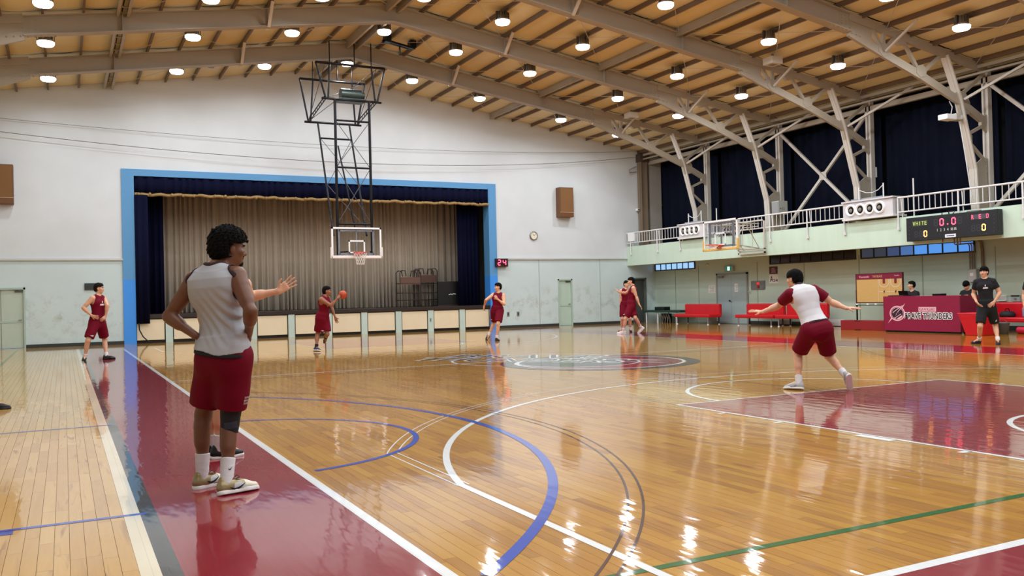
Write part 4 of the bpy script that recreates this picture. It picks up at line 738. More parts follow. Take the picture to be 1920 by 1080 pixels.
# double door in the side wall
t = thing('door_4', 'pale blue grey double door under the balcony', 'door', (24.1, 26.45, 0)); md = mat('blue grey door', '#9fb2b6', rough=.45)
b = MB(); b.box(-.06, .0, .9, 1.0, 0, 2.2); b.box(-.06, 0, -1.0, -.92, 0, 2.2); b.box(-.06, 0, -1.0, 1.0, 2.12, 2.2); b.build('door_frame', mat('door frame grey', '#8b908c'), t)
MB().box(-.05, -.01, .02, .9, .01, 2.12).build('leaf', md, t); MB().box(-.05, -.01, -.92, .01, .01, 2.12).build('leaf', md, t)
b = MB(); b.cyl((-.05, .12, 1.0), (-.1, .12, 1.0), .03, 10); b.bar((-.1, .12, 1.0), (-.1, .0, .96), .03, .02); b.build('handle', M_BLK, t); b = MB(); b.box(-.12, -.05, .5, .85, 2.0, 2.08); b.bar((-.12, .5, 2.08), (-.2, .2, 2.1), .03, .02); b.build('door_closer', M_GREY, t); tag(t, kind='structure')
# strip windows
M_SKYG = mat('window sky glow', '#8fc4ff', rough=.2, emit=(.35, .62, 1.0), estr=.9, var=.25, vscale=2); M_SKYB = mat('window sky deep', '#3f8cf0', rough=.2, emit=(.12, .38, 1.0), estr=.75, var=.3, vscale=1); M_DKG = mat('window dark pane', '#2a211d', rough=.15); M_WF = mat('window frame dark', '#2b2a2c', rough=.5)
def window(n, label, y0, y1, z0, z1, k, fmats, frost=None):
    t = thing('window_%d' % n, label, 'window', (24.05, 0, 0)); b = MB(); b.box(0, .05, y0-.04, y1+.04, z0-.05, z0); b.box(0, .05, y0-.04, y1+.04, z1, z1+.05); b.box(0, .05, y0-.04, y0, z0, z1); b.box(0, .05, y1, y1+.04, z0, z1); b.build('window_frame', M_WF, t); w = (y1-y0)/k
    for i in range(k):
        MB().box(.03, .04, y0+i*w+.02, y0+(i+1)*w-.02, z0, z1).build('pane', fmats[i % len(fmats)], t)
        if i: MB().box(-.0, .05, y0+i*w-.02, y0+i*w+.02, z0, z1).build('mullion', M_WF, t)
    tag(t, kind='structure')
window(1, 'short bright strip window under the balcony at the stage end', 28.95, 31.9, 2.52, 2.78, 7, [M_SKYG]); window(2, 'long dark strip window under the balcony above the defender', 19.8, 24.1, 2.5, 2.8, 8, [M_DKG]); window(3, 'long blue strip window under the balcony near the scoreboard', 15.1, 19.5, 2.5, 2.8, 8, [M_SKYB]*4+[mat('window half dim', '#4a6aa0', rough=.2, emit=(.1, .24, .62), estr=.6), mat('window dim', '#3a4868', rough=.2, emit=(.08, .13, .3), estr=.5), mat('window grey', '#3c4048', rough=.2, emit=(.07, .09, .14), estr=.4), mat('window grey', '#3c4048')])
# columns' attached boxes
t = thing('switch_cabinet', 'grey switch cabinet on the second frame column above the railing', 'cabinet', (23.2, 22.85, 4.35)); MB().box(-.15, .32, -.35, .02, 0, .52).build('body', M_LG, t, bevel=.008); MB().box(-.165, -.15, -.33, 0, .03, .49).build('door', mat('cabinet door grey', '#8e9090'), t); b = MB(); b.box(-.1, .0, -.365, -.35, .2, .24); b.box(.05, .07, -.36, -.35, .16, .28); b.box(.12, .14, -.36, -.35, .16, .28); b.build('markings', M_GREY, t)
t = thing('projector_unit', 'white projector clamped on the fourth frame leg', 'projector', (22.1, 14.3, 6.35)); MB().box(-.42, .02, -.16, .16, .0, .16).build('body', M_WHT, t, bevel=.02); MB().box(.02, .2, -.14, .14, .02, .2).build('mount', M_STEELP, t); b = MB(); b.lathe([(0, 0), (.13, .0), (.14, .03), (.0, .04)], (.3, 0, .02), 14); b.build('dish', M_LG, t); b = MB(); b.tube([(.1, .1, .2), (.2, .12, .45), (.05, .1, .6)], .015, 6); b.tube([(.28, -.05, 0), (.5, -.05, -1.0), (.75, -.05, -2.3)], .02, 6); b.build('cable', M_RAIL, t)
tag(MB().box(23.83, 23.93, 18.6, 18.75, 5.3, 5.65).build('small_box', M_WHT), 'small white box on the third frame column', 'box')
# ================================================================ FURNITURE
M_RED = mat('red vinyl', '#c2101f', rough=.35, var=.08); M_CHR = mat('chrome leg', '#b0b0b0', rough=.25, metal=.9); M_RUB = mat('dark leg', '#26282a', rough=.5)
def bench(y0, y1, label, x=23.05):
    t = thing('red_bench', label, 'bench', (x, (y0+y1)/2, 0), 0, 'red vinyl benches along the side wall'); w = (y1-y0)/2
    MB().box(-.36, .34, -w, w, .31, .45).build('seat', M_RED, t, bevel=.035); MB().box(.22, .4, -w+.03, w-.03, .36, .88).build('backrest', M_RED, t, bevel=.05)
    for sx in (-.3, .3):
        for sy in (-w+.15, w-.15):
            l = MB().cyl((sx, sy, .0), (sx, sy, .32), .028, 8).build('leg', M_CHR if sx < 0 else M_RUB, t); MB().cyl((sx, sy, 0), (sx, sy, .03), .035, 8).build('foot_cap', M_WHT, l)
    return t
bench(26.35, 28.75, 'red vinyl bench beside the green table, left of the double door'); bench(22.6, 24.75, 'red vinyl bench under the A2-4 sign, right of the double door'); bench(20.4, 22.5, 'red vinyl bench directly behind the crouching defender'); bench(11.9, 14.0, 'red vinyl bench behind the standing coach', 23.0); bench(9.6, 11.7, 'red vinyl bench at the right edge beyond the coach', 23.0)
t = thing('treatment_table', 'long dark green padded table at the stage end of side wall', 'table', (23.45, 30.25, 0)); MB().box(-.4, .4, -1.45, 1.4, .5, .6).build('top', mat('dark green vinyl', '#0f3b30', rough=.5), t, bevel=.02)
for sx in (-.32, .32):
    for sy in (-1.1, .3, 1.2): MB().cyl((sx, sy, 0), (sx, sy, .5), .03, 8).build('leg', M_RAIL, t)
tag(MB().box(23.1, 23.45, 30.0, 30.75, .6, .76).build('black_case', M_BLK, bevel=.02), 'small black case on the dark green table', 'case')
t = thing('folded_stand', 'bundle of folded metal stands under the dark green table', 'stand', (23.3, 30.3, 0)); 
for k in range(4):
    b = MB(); b.tube([(0, .3-.18*k, 0), (.05, .27-.18*k, .3), (.0, .22-.18*k, .46), (.06, .16-.18*k, .2), (.02, .12-.18*k, 0)], .016, 6); b.build('frame', mat('stand grey', '#8e857a', metal=.3), t)
MB().box(.12, .24, -.3, .35, 0, .44).build('bag', M_BLK, t, bevel=.03)
tag(MB().box(23.95, 24.08, 30.75, 31.25, .12, .4).build('white_carton', M_WHT, bevel=.01), 'white carton against the wall under the green table', 'carton'); tag(MB().box(23.9, 24.08, 27.3, 27.9, .1, .36).build('white_panel_box', mat('grey white carton', '#b9bab2')), 'pale carton behind the first red bench', 'carton')
tag(MB().box(24.0, 24.08, 20.35, 21.05, .02, .27).build('wall_panel_heater', M_WHT, bevel=.01), 'white flat heater panel low on the wall left of the red step box', 'heater'); tag(MB().box(23.95, 24.08, 23.0, 23.6, .03, .3).build('grey_panel_heater', mat('grey white carton', '#b9bab2'), bevel=.01), 'grey white panel low on the wall behind the second bench', 'heater')
# ---- scorer's desk
M_MAR = mat('maroon banner', '#86103a', rough=.45, var=.04); M_MAR2 = mat('maroon side', '#6d0d30', rough=.5); M_PINK = mat('pale pink print', '#e8b8c6', rough=.6); M_DKP = mat('dark plum print', '#2c1028', rough=.6)
DY0, DY1, DX, DH = 13.8, 16.42, 21.5, 1.12; DW = DY1-DY0
t = thing('scorer_desk', 'long maroon scorer desk with white team lettering and round emblem', 'desk', (DX, DY0, 0))
MB().box(0, .04, 0, DW, .05, DH).build('front_panel', M_MAR, t); MB().box(.0, .85, -.03, 0, .05, DH).build('side_panel', M_MAR2, t); MB().box(.0, .85, DW, DW+.03, .05, DH).build('side_panel', M_MAR2, t); MB().box(.04, .85, 0, DW, DH-.12, DH-.06).build('top', mat('desk top dark', '#5a1024'), t)
for y in (.1, DW/2, DW-.1): MB().box(.35, .5, y-.03, y+.03, 0, DH-.12).build('leg', M_BLK, t)
MB().box(.02, .06, .02, DW-.02, 0, .05).build('kick_strip', M_BLK, t)
def DP(fx, fz): return (DW*(1-fx), .05+(DH-.05)*(1-fz))
def dtext(s, x0, x1, z0, z1, m, lay, off=0):
    (ya, za), (yb, zb) = DP(x0, z1), DP(x1, z0); return text('lettering', s, .2, (-.002-lay, (ya+yb)/2, (za+zb)/2), RT, UP, m, t, width=abs(ya-yb), height=abs(zb-za), extrude=.0008, offset=off, spacing=1.12)
(ya, za), (yb, zb) = DP(.478, .445), DP(.708, .315); MB().box(-.003, 0, yb, ya, za, zb).build('caption_plate', M_PINK, t); dtext('KAWASAKI', .492, .694, .335, .425, M_MAR, .003)
dtext('BRAVE THUNDERS', .288, .915, .462, .668, M_WHT, .002, .022); dtext('BRAVE THUNDERS', .296, .907, .480, .650, M_DKP, .0045, .005)
def DE(x, y, h): return (-.002-h, -x+DW*(1-.185), y+.05+(DH-.05)*.5)
ee = lambda r: [(r*1.22*math.cos(a), r*math.sin(a)) for a in np.linspace(0, 2*math.pi, 49)[:-1]]
b = MB(); stroke(b, ee(.218), .034, DE, True, .001); stroke(b, ee(.178), .012, DE, True, .001); b.build('emblem_ring', M_PINK, t); b = MB(); b.add([DE(x, y, .0005) for x, y in ee(.17)], [tuple(range(48))]); b.build('emblem_disc', M_DKP, t)
zz = [(.2, .25), (-.17, .02), (-.02, -.01), (-.13, -.17), (.13, -.02), (.0, .03), (.14, .16)]
b = MB(); stroke(b, zz, .022, DE, True, .0018); b.build('emblem_bolt', M_PINK, t); b = MB(); b.add([DE(x, y, .0014) for x, y in [(.3, .32), (.15, .18), (.19, .15)]], [(0, 1, 2)]); b.add([DE(x, y, .0014) for x, y in [(-.36, -.32), (-.17, -.15), (-.21, -.12)]], [(0, 1, 2)]); b.add([DE(x, y, .0014) for x, y in [(-.02, -.17), (.16, -.06), (.17, -.1), (.08, -.17)]], [(0, 1, 2, 3)]); b.build('emblem_streak', M_PINK, t)
# on the desk
t = thing('laptop', 'open dark laptop on the scorer desk before the left staff member', 'laptop', (DX+.55, DY0+2.2, DH-.06)); MB().box(-.12, .12, -.17, .17, 0, .02).build('base', M_BLK, t); MB().bar((-.12, 0, .02), (-.2, 0, .22), .34, .012, (1, 0, 0)).build('screen', M_BLK, t)
for i, (dx, y0, y1, z, l) in enumerate(((.15, 1.05, 1.45, .10, 'white loose papers in the middle of the scorer desk'), (.45, 1.3, 1.8, .07, 'second pile of white papers on the scorer desk, by the laptop'))):
    b = MB(); r = random.Random(i)
    for k in range(5): a = r.uniform(-.3, .3); b.box(-.12, .12, y0-DW/2+.0, y1-DW/2, .012*k, .012*k+.009, Matrix.Translation((DX+dx, DY0+DW/2, DH-.06))@Matrix.Rotation(a*.3, 4, 'Z')@Matrix.Rotation(a*.25, 4, 'X'))
    tag(b.build('paper_pile', M_PAPER), l, 'papers')
tag(MB().box(DX+.15, DX+.4, DY0+.7, DY0+1.0, DH-.06, DH+.06).build('desk_device', M_BLK, bevel=.01), 'black device box on the scorer desk right of the papers', 'device'); tag(MB().box(DX+.1, DX+.45, DY0+1.98, DY0+2.55, DH-.06, DH+.03).build('desk_tray', mat('dark maroon tray', '#3a0c18'), bevel=.01), 'dark maroon tray at the left end of the scorer desk', 'tray')
# ---- tactic board
t = thing('tactics_board', 'tactics board printed with court plans on black stand behind desk', 'board', (22.75, 17.66, 0)); t.scale = (1, .955, .985); MB().box(0, .04, -.98, .98, .93, 1.9).build('panel', mat('board wood print', '#c9a365', rough=.4, var=.08, stretch=(1, 1, 12)), t); MB().box(-.006, 0, -.98, .98, 1.72, 1.9).build('header', mat('header maroon', '#7a1034'), t)
b = MB(); b.box(-.012, .05, -1.0, -.97, .9, 1.92); b.box(-.012, .05, .97, 1.0, .9, 1.92); b.box(-.012, .05, -1, 1, 1.9, 1.92); b.box(-.012, .05, -1, 1, .9, .93); b.build('frame', mat('board frame', '#4a1420'), t)
for y in (-.97, 1.0):
    lg = MB().box(.0, .04, y-.02, y+.02, .04, 1.35).build('leg', M_BLK, t); MB().box(-.25, .28, y-.025, y+.025, 0, .05).build('foot', M_BLK, lg)
b = MB(); b.box(-.1, 0, -.95, .95, .82, .84); b.build('tray', M_BLK, t)
b = MB()
for y in (.92, .45, .1): b.box(-.08, -.02, y-.04, y+.03, .84, .89)
b.build('eraser', M_WHT, t)
FB = lambda x, z, h: (-.002-h, -x, z)
for k, x in enumerate((.22, .7)):
    b = MB(); stroke(b, [(x-.2, 1.7), (x-.2, 1.6)]+[(x+.2*math.cos(a), 1.6+.16*math.sin(a)) for a in np.linspace(math.pi, 2*math.pi, 14)]+[(x+.2, 1.6), (x+.2, 1.7)], .012, FB, False, .001); stroke(b, [(x-.23, 1.29), (x+.23, 1.29)], .008, FB, False, .001); stroke(b, [(x-.24, .95), (x-.24, 1.72)], .006, FB, False, .001); b.build('court_lines', M_PAPER, t)
    b = MB(); b.box(-.004, 0, -x-.05, -x+.05, 1.56, 1.72); b.build('printed_key', mat('header maroon', '#7a1034'), t); b = MB(); b.add([FB(*p, .002) for p in ((x+.04, 1.36), (x-.04, 1.28), (x-.005, 1.28), (x-.03, 1.21), (x+.05, 1.3), (x+.01, 1.3))], [(0, 1, 2, 3, 4, 5)]); b.build('printed_bolt', M_DKP, t)
text('lettering', 'THE BRAVE', .1, (-.008, .05, 1.81), RT, UP, mat('gold print', '#c0a070'), t, height=.08, width=.42); text('lettering', 'Kawasaki', .08, (-.008, .62, 1.81), RT, UP, M_PINK, t, height=.07, width=.42); text('lettering', 'Thunders', .06, (-.008, -.76, 1.82), RT, UP, M_PINK, t, height=.04, width=.2)
t = thing('step_box', 'low dark red wooden box left of the scorer desk', 'box', (22.0, 17.7, 0)); MB().box(0, .45, -.95, .95, 0, .32).build('body', mat('red wood box', '#8a1a22', rough=.5), t, bevel=.008); b = MB(); b.box(-.006, 0, .12, .35, .295, .318); b.box(-.006, 0, .1, .35, .0, .02); b.build('handle_slot', M_BLK, t)
t = thing('red_tapered_bin', 'bright red box with sloping sides at right end of the scorer desk', 'box', (21.15, 12.95, 0)); b = MB(); vs = [(-.3, -.3, 0), (.3, -.3, 0), (.3, .2, 0), (-.3, .2, 0), (-.32, -.35, .6), (.32, -.35, .6), (.32, .42, .6), (-.32, .42, .6)]; b.add(vs, [(0, 1, 2, 3), (4, 5, 6, 7), (0, 1, 5, 4), (1, 2, 6, 5), (2, 3, 7, 6), (3, 0, 4, 7)]); b.build('body', M_RED, t, bevel=.02); MB().box(-.33, .33, -.36, .43, .6, .63).build('rim', mat('bright red trim', '#e03040'), t)
t = thing('grey_bucket', 'grey bucket on the floor behind the coach legs', 'bucket', (21.9, 12.75, 0)); b = MB(); b.lathe([(0, .0), (.13, 0), (.17, .32), (.18, .33), (.16, .3), (0, .28)], n=18); b.build('shell', mat('bucket grey', '#5c6266', rough=.5), t); b = MB(); b.tube([(.17*math.cos(a), .17*math.sin(a)*.2, .33+.0+.1*math.sin(a)) for a in np.linspace(0, math.pi, 10)], .008, 6); b.build('handle', M_CHR, t)
b = MB(); b.cyl((22.35, 11.5, .1), (22.35, 12.6, .1), .1, 14); tag(b.build('foam_roller', mat('crimson foam', '#c01238', rough=.6)), 'crimson foam roller lying on the floor under the bench', 'roller')
t = thing('drink_bottle', 'tall grey blue bottle standing on the red bench', 'bottle', (22.95, 12.75, .452)); b = MB(); b.lathe([(0, 0), (.085, .0), (.09, .05), (.09, .26), (.06, .31), (.045, .33)], n=18); b.build('body', mat('bottle grey blue', '#7d8aa0', rough=.3), t); b = MB(); b.lathe([(.047, .325), (.05, .38), (0, .385)], n=14); b.build('cap', M_STEELP, t)
t = thing('black_bag', 'dark bag slumped on the red bench beside the bottle', 'bag', (22.95, 13.3, .452)); b = MB(); b.lathe([(0, 0), (.2, .0), (.22, .08), (.16, .16), (0, .18)], n=14); b.build('body', mat('bag black', '#1b1b1f', rough=.7), t); b = MB(); b.tube([(-.12, 0, .14), (-.05, .02, .24), (.08, .02, .24), (.12, 0, .14)], .012, 6); b.build('strap', M_BLK, t)
# ================================================================ PEOPLE
# Bodies are signed-distance sculptures polygonised with surface nets: one continuous skin per person, clothes as children.
POSE = {}
ORDER = ['pelvis', 'neck', 'head', 'fwd', 'hfwd', 'headfwd']+[p_+q_ for q_ in 'RL' for p_ in ('hip', 'sh', 'ank', 'toe', 'knee', 'el', 'wr', 'fg')]
def joints(height, base, rows): d = dict(zip(ORDER, rows)); d['H'] = height; d['base'] = base; return d
POSE['hero'] = joints(1.90, (-0.68, 3.80), [(0.07, -0.01, 0.995), (0.008, -0.021, 1.627), (0.126, 0.032, 1.788), (0.723, 0.691, 0), (0.769, 0.639, 0), (0.986, 0.169, -0.05), (0.132, -0.085, 0.975), (0.144, -0.156, 1.58), (0.049, -0.108, 0.1), (0.247, -0.078, 0.035), (0.101, 0.024, 0.523), (0.198, -0.353, 1.325), (0.222, -0.123, 1.157), (0.236, -0.039, 1.105), (0.008, 0.065, 0.975), (-0.116, 0.115, 1.559), (-0.079, 0.214, 0.1), (0.097, 0.311, 0.035), (-0.061, 0.232, 0.546), (-0.293, 0.207, 1.3), (-0.133, 0.019, 1.156), (-0.056, 0.06, 1.107)])
POSE['reach'] = joints(1.86, (-0.40, 5.32), [(0.057, -0.009, 0.969), (0.055, -0.008, 1.599), (0.072, -0.011, 1.764), (0.691, 0.723, 0), (0.691, 0.723, 0), (0.854, 0.52, 0), (0.125, -0.074, 0.949), (0.188, -0.136, 1.543), (-0.049, -0.073, 0.1), (0.142, -0.029, 0.035), (-0.037, -0.151, 0.53), (0.283, 0.154, 1.445), (0.525, 0.021, 1.489), (0.606, 0.008, 1.546), (-0.012, 0.057, 0.949), (-0.078, 0.119, 1.542), (-0.103, 0.066, 0.1), (0.012, 0.226, 0.035), (-0.09, -0.065, 0.517), (-0.164, -0.055, 1.288), (-0.098, 0.066, 1.046), (-0.055, 0.111, 0.968)])
POSE['guard'] = joints(1.80, (7.55, 5.85), [(-0.008, 0.008, 0.835), (-0.009, 0.299, 1.405), (0.009, 0.424, 1.536), (0.363, 0.932, 0), (0.519, 0.855, 0), (-0.152, 0.988, -0.1), (0.071, -0.04, 0.815), (0.155, 0.21, 1.38), (0.233, -0.243, 0.214), (0.307, -0.228, 0.029), (0.291, 0.098, 0.458), (0.349, 0.055, 1.195), (0.333, -0.203, 1.119), (0.402, -0.275, 1.122), (-0.086, 0.056, 0.815), (-0.173, 0.338, 1.332), (-0.15, 0.229, 0.1), (-0.243, 0.394, 0.035), (-0.032, 0.348, 0.489), (-0.134, 0.596, 1.165), (-0.383, 0.661, 1.085), (-0.451, 0.732, 1.099)])
POSE['west'] = joints(1.90, (-0.88, 22.40), [(-0.01, 0, 0.957), (0.015, -0, 1.661), (0.043, -0.001, 1.856), (0.685, -0.729, 0), (0.619, -0.786, 0), (0.957, -0.289, 0), (-0.087, -0.06, 0.937), (-0.124, -0.129, 1.608), (-0.327, -0.09, 0.1), (-0.351, -0.289, 0.035), (-0.247, -0.204, 0.524), (-0.343, -0.157, 1.367), (-0.15, -0.175, 1.158), (-0.071, -0.228, 1.126), (0.066, 0.06, 0.937), (0.149, 0.128, 1.599), (0.182, 0.094, 0.1), (0.376, 0.043, 0.035), (0.16, 0.245, 0.52), (0.223, -0.131, 1.414), (0.179, -0.106, 1.133), (0.116, -0.151, 1.07)])
POSE['passer'] = joints(1.85, (4.60, 21.40), [(0.214, 0.048, 0.923), (0.257, -0.066, 1.507), (0.317, -0.082, 1.663), (0.714, -0.7, 0), (0.714, -0.7, 0), (0.943, -0.333, 0), (0.148, -0.019, 0.903), (0.126, -0.186, 1.435), (0.003, -0.001, 0.1), (0.071, -0.184, 0.035), (0.096, 0.164, 0.492), (0.363, -0.306, 1.261), (0.544, -0.346, 1.468), (0.609, -0.342, 1.543), (0.281, 0.116, 0.903), (0.381, 0.075, 1.468), (0.392, 0.415, 0.349), (0.385, 0.547, 0.191), (0.323, 0.003, 0.466), (0.458, -0.035, 1.179), (0.525, -0.13, 0.931), (0.553, -0.142, 0.835)])
POSE['runner'] = joints(1.86, (10.40, 22.60), [(0.366, -0.173, 0.945), (0.425, -0.2, 1.503), (0.406, -0.191, 1.702), (-0.822, -0.57, -0), (-0.822, -0.57, -0), (-0.996, 0.092, 0), (0.312, -0.095, 0.925), (0.314, -0.047, 1.465), (0.246, 0.216, 0.183), (0.151, 0.201, 0), (0.427, 0.178, 0.579), (0.035, -0.071, 1.31), (0.061, 0.137, 1.126), (0.041, 0.147, 1.028), (0.42, -0.251, 0.925), (0.523, -0.348, 1.428), (0.232, -0.386, 0.1), (0.212, -0.581, 0.035), (0.269, -0.428, 0.534), (0.466, -0.508, 1.157), (0.244, -0.48, 1.324), (0.183, -0.471, 1.402)])
POSE['walker'] = joints(1.92, (16.00, 22.70), [(0.115, -0.079, 0.962), (0.19, -0.131, 1.645), (0.133, -0.091, 1.826), (-0.87, 0.493, -0), (-0.87, 0.493, -0), (-0.87, 0.493, -0.1), (0.163, 0.006, 0.942), (0.277, 0.039, 1.589), (0.448, -0.187, 0.2), (0.36, -0.126, 0.015), (0.167, -0.25, 0.547), (0.155, 0.297, 1.424), (-0.129, 0.271, 1.46), (-0.19, 0.313, 1.528), (0.066, -0.164, 0.942), (0.09, -0.292, 1.585), (-0.173, -0.002, 0.1), (-0.34, 0.112, 0.035), (-0.163, -0.132, 0.532), (0.172, -0.355, 1.272), (0.243, -0.41, 1.001), (0.292, -0.443, 0.92)])
POSE['listener'] = joints(1.84, (16.60, 23.80), [(0.066, -0.045, 0.949), (0.095, -0.065, 1.555), (0.107, -0.073, 1.74), (-0.412, -0.911, 0), (-0.412, -0.911, 0), (-0.075, -0.997, 0), (-0.019, -0.007, 0.929), (-0.073, 0.012, 1.509), (-0.078, 0.053, 0.1), (-0.247, -0.042, 0.035), (-0.127, -0.1, 0.501), (-0.076, 0.034, 1.193), (-0.079, 0.053, 0.921), (-0.08, 0.055, 0.821), (0.152, -0.084, 0.929), (0.258, -0.138, 1.488), (0.223, -0.092, 0.1), (0.135, -0.265, 0.035), (0.12, -0.219, 0.5), (0.224, -0.238, 1.19), (0.242, -0.165, 0.925), (0.24, -0.164, 0.825)])
POSE['coach'] = joints(1.78, (17.80, 10.45), [(0.019, -0.027, 0.86), (0.003, -0.005, 1.531), (-0, 0.001, 1.703), (-0.803, -0.596, 0), (-0.803, -0.596, 0), (-0.968, -0.252, 0), (-0.035, 0.046, 0.84), (-0.1, 0.135, 1.47), (0.001, 0.174, 0.1), (-0.18, 0.226, 0.035), (-0.189, 0.008, 0.433), (-0.068, 0.246, 1.186), (-0.182, 0.087, 1.004), (-0.185, 0.02, 0.931), (0.073, -0.1, 0.84), (0.109, -0.148, 1.484), (0.057, -0.258, 0.1), (-0.096, -0.368, 0.035), (0.236, -0.084, 0.435), (0.19, -0.247, 1.206), (0.026, -0.214, 0.998), (-0.05, -0.189, 0.938)])

V3 = lambda t: np.array(t, float)
def nrm(v): v = np.asarray(v, float); return v/(np.linalg.norm(v)+1e-12)
class Field:
    def __init__(s, lo, hi, h):
        s.h = h; s.lo = np.array(lo, float); s.n = np.ceil((np.array(hi)-s.lo)/h).astype(int)+1
        s.ax = [(s.lo[i]+h*np.arange(s.n[i])).astype(np.float32) for i in range(3)]; s.F = np.full(s.n, .2, np.float32)
    def sub(s, lo, hi, m):
        i0 = np.clip(np.floor((np.asarray(lo)-m-s.lo)/s.h).astype(int), 0, s.n-1); i1 = np.clip(np.ceil((np.asarray(hi)+m-s.lo)/s.h).astype(int)+1, 1, s.n)
        sl = tuple(slice(a, b) for a, b in zip(i0, i1)); return sl, np.meshgrid(*[s.ax[i][sl[i]] for i in range(3)], indexing='ij', sparse=True)
    def put(s, lo, hi, fn, k=.02, op='u', m=.06):
        sl, P = s.sub(lo, hi, m+k)
        if min(x.stop-x.start for x in sl) <= 0: return
        d = fn(P).astype(np.float32); a = s.F[sl]
        if op == 'u':
            if k > 0: h = np.maximum(k-np.abs(a-d), 0)/k; s.F[sl] = np.minimum(a, d)-h*h*k*.25
            else: s.F[sl] = np.minimum(a, d)
        elif op == 's':
            d = -d
            if k > 0: h = np.maximum(k-np.abs(a-d), 0)/k; s.F[sl] = np.maximum(a, d)+h*h*k*.25
            else: s.F[sl] = np.maximum(a, d)
    def everywhere(s, fn): P = np.meshgrid(*s.ax, indexing='ij', sparse=True); s.F = fn(P, s.F).astype(np.float32)
def rc(a, b, r1, r2, k=.02, op='u'):      # tapered capsule
    a = V3(a); b = V3(b); R_ = max(r1, r2)
    def fn(P):
        d = b-a; L2 = float(d@d)+1e-12; x, y, z = P[0]-a[0], P[1]-a[1], P[2]-a[2]
        t = np.clip((x*d[0]+y*d[1]+z*d[2])/L2, 0, 1); return np.sqrt((x-t*d[0])**2+(y-t*d[1])**2+(z-t*d[2])**2)-(r1+(r2-r1)*t)
    return (np.minimum(a, b)-R_, np.maximum(a, b)+R_, fn, k, op)
def ell(c, axes, rad, k=.02, op='u'):     # oriented ellipsoid
    c = V3(c); A = [nrm(x) for x in axes]; rm = max(rad)
    def fn(P):
        x, y, z = P[0]-c[0], P[1]-c[1], P[2]-c[2]; q = [x*a[0]+y*a[1]+z*a[2] for a in A]
        k0 = np.sqrt(sum((qi/ri)**2 for qi, ri in zip(q, rad))); k1 = np.sqrt(sum((qi/ri**2)**2 for qi, ri in zip(q, rad)))+1e-9
        return k0*(k0-1)/k1
    return (c-rm, c+rm, fn, k, op)
def cut_cone(a, b, r1, r2, k=.02, flat=True):  # tapered limb tube ending in a flat plane at b
    a = V3(a); b = V3(b); d = b-a; L = np.linalg.norm(d); u = d/L
    def fn(P):
        x, y, z = P[0]-a[0], P[1]-a[1], P[2]-a[2]; t = (x*u[0]+y*u[1]+z*u[2]); tc = np.maximum(t, 0); r = r1+(r2-r1)*np.clip(tc/L, 0, 1.2)
        q = np.sqrt((x-tc*u[0])**2+(y-tc*u[1])**2+(z-tc*u[2])**2)-r; return np.maximum(q, t-L)
    R_ = max(r1, r2)*1.1; return (np.minimum(a, b)-R_, np.maximum(a, b)+R_, fn, k, 'u')
def surface(F, name, m, parent=None):
    A = F.F; S_ = A < 0; nx, ny, nz = A.shape
    c = np.zeros((nx-1, ny-1, nz-1), np.uint8)
    for dx in (0, 1):
        for dy in (0, 1):
            for dz in (0, 1): c += S_[dx:nx-1+dx, dy:ny-1+dy, dz:nz-1+dz]
    idx = np.argwhere((c > 0) & (c < 8))
    if not len(idx): return None
    i, j, k = idx.T; val = {}
    for dx in (0, 1):
        for dy in (0, 1):
            for dz in (0, 1): val[dx, dy, dz] = A[i+dx, j+dy, k+dz]
    acc = np.zeros((len(idx), 3)); cnt = np.zeros(len(idx))
    for p in val:
        for a in range(3):
            if p[a] == 0:
                q = list(p); q[a] = 1; q = tuple(q); va, vb = val[p], val[q]; mk = (va < 0) != (vb < 0); t = np.where(mk, va/np.where(mk, va-vb, 1), 0)
                pt = np.tile(np.array(p, float), (len(idx), 1)); pt[:, a] = t; acc += pt*mk[:, None]; cnt += mk
    vs = F.lo+(idx+acc/np.maximum(cnt, 1)[:, None])*F.h
    vid = np.full(c.shape, -1, np.int32); vid[i, j, k] = np.arange(len(idx)); faces = []
    for a in range(3):
        b_, d_ = (a+1) % 3, (a+2) % 3
        s0 = [slice(None)]*3; s1 = [slice(None)]*3; s0[a] = slice(0, -1); s1[a] = slice(1, None)
        e = np.argwhere(S_[tuple(s0)] != S_[tuple(s1)]); e = e[(e[:, b_] > 0) & (e[:, d_] > 0) & (e[:, b_] < A.shape[b_]-1) & (e[:, d_] < A.shape[d_]-1)]
        if not len(e): continue
        def cell(ob, od): q = e.copy(); q[:, b_] -= ob; q[:, d_] -= od; return vid[q[:, 0], q[:, 1], q[:, 2]]
        quad = np.stack([cell(0, 0), cell(1, 0), cell(1, 1), cell(0, 1)], 1); ins = S_[e[:, 0], e[:, 1], e[:, 2]]; quad[~ins] = quad[~ins][:, ::-1]; faces.append(quad[(quad >= 0).all(1)])
    fs = np.concatenate(faces)
    me = bpy.data.meshes.new(name); me.vertices.add(len(vs)); me.vertices.foreach_set('co', vs.astype(np.float32).ravel()); n = len(fs)
    me.loops.add(n*4); me.loops.foreach_set('vertex_index', fs.astype(np.int32).ravel()); me.polygons.add(n); me.polygons.foreach_set('loop_start', np.arange(0, n*4, 4, dtype=np.int32)); me.polygons.foreach_set('loop_total', np.full(n, 4, np.int32))
    me.polygons.foreach_set('use_smooth', np.ones(n, bool)); me.update(calc_edges=True); me.validate()
    return link(name, me, m, parent)
def sculpt(prims, h, name, m, parent=None, post=None, pad=.04):
    lo = np.min([p[0] for p in prims if p[4] == 'u'], 0)-pad; hi = np.max([p[1] for p in prims if p[4] == 'u'], 0)+pad; F = Field(lo, hi, h)
    for p in prims: F.put(*p[:3], p[3], p[4])
    if post: F.everywhere(post)
    return surface(F, name, m, parent)
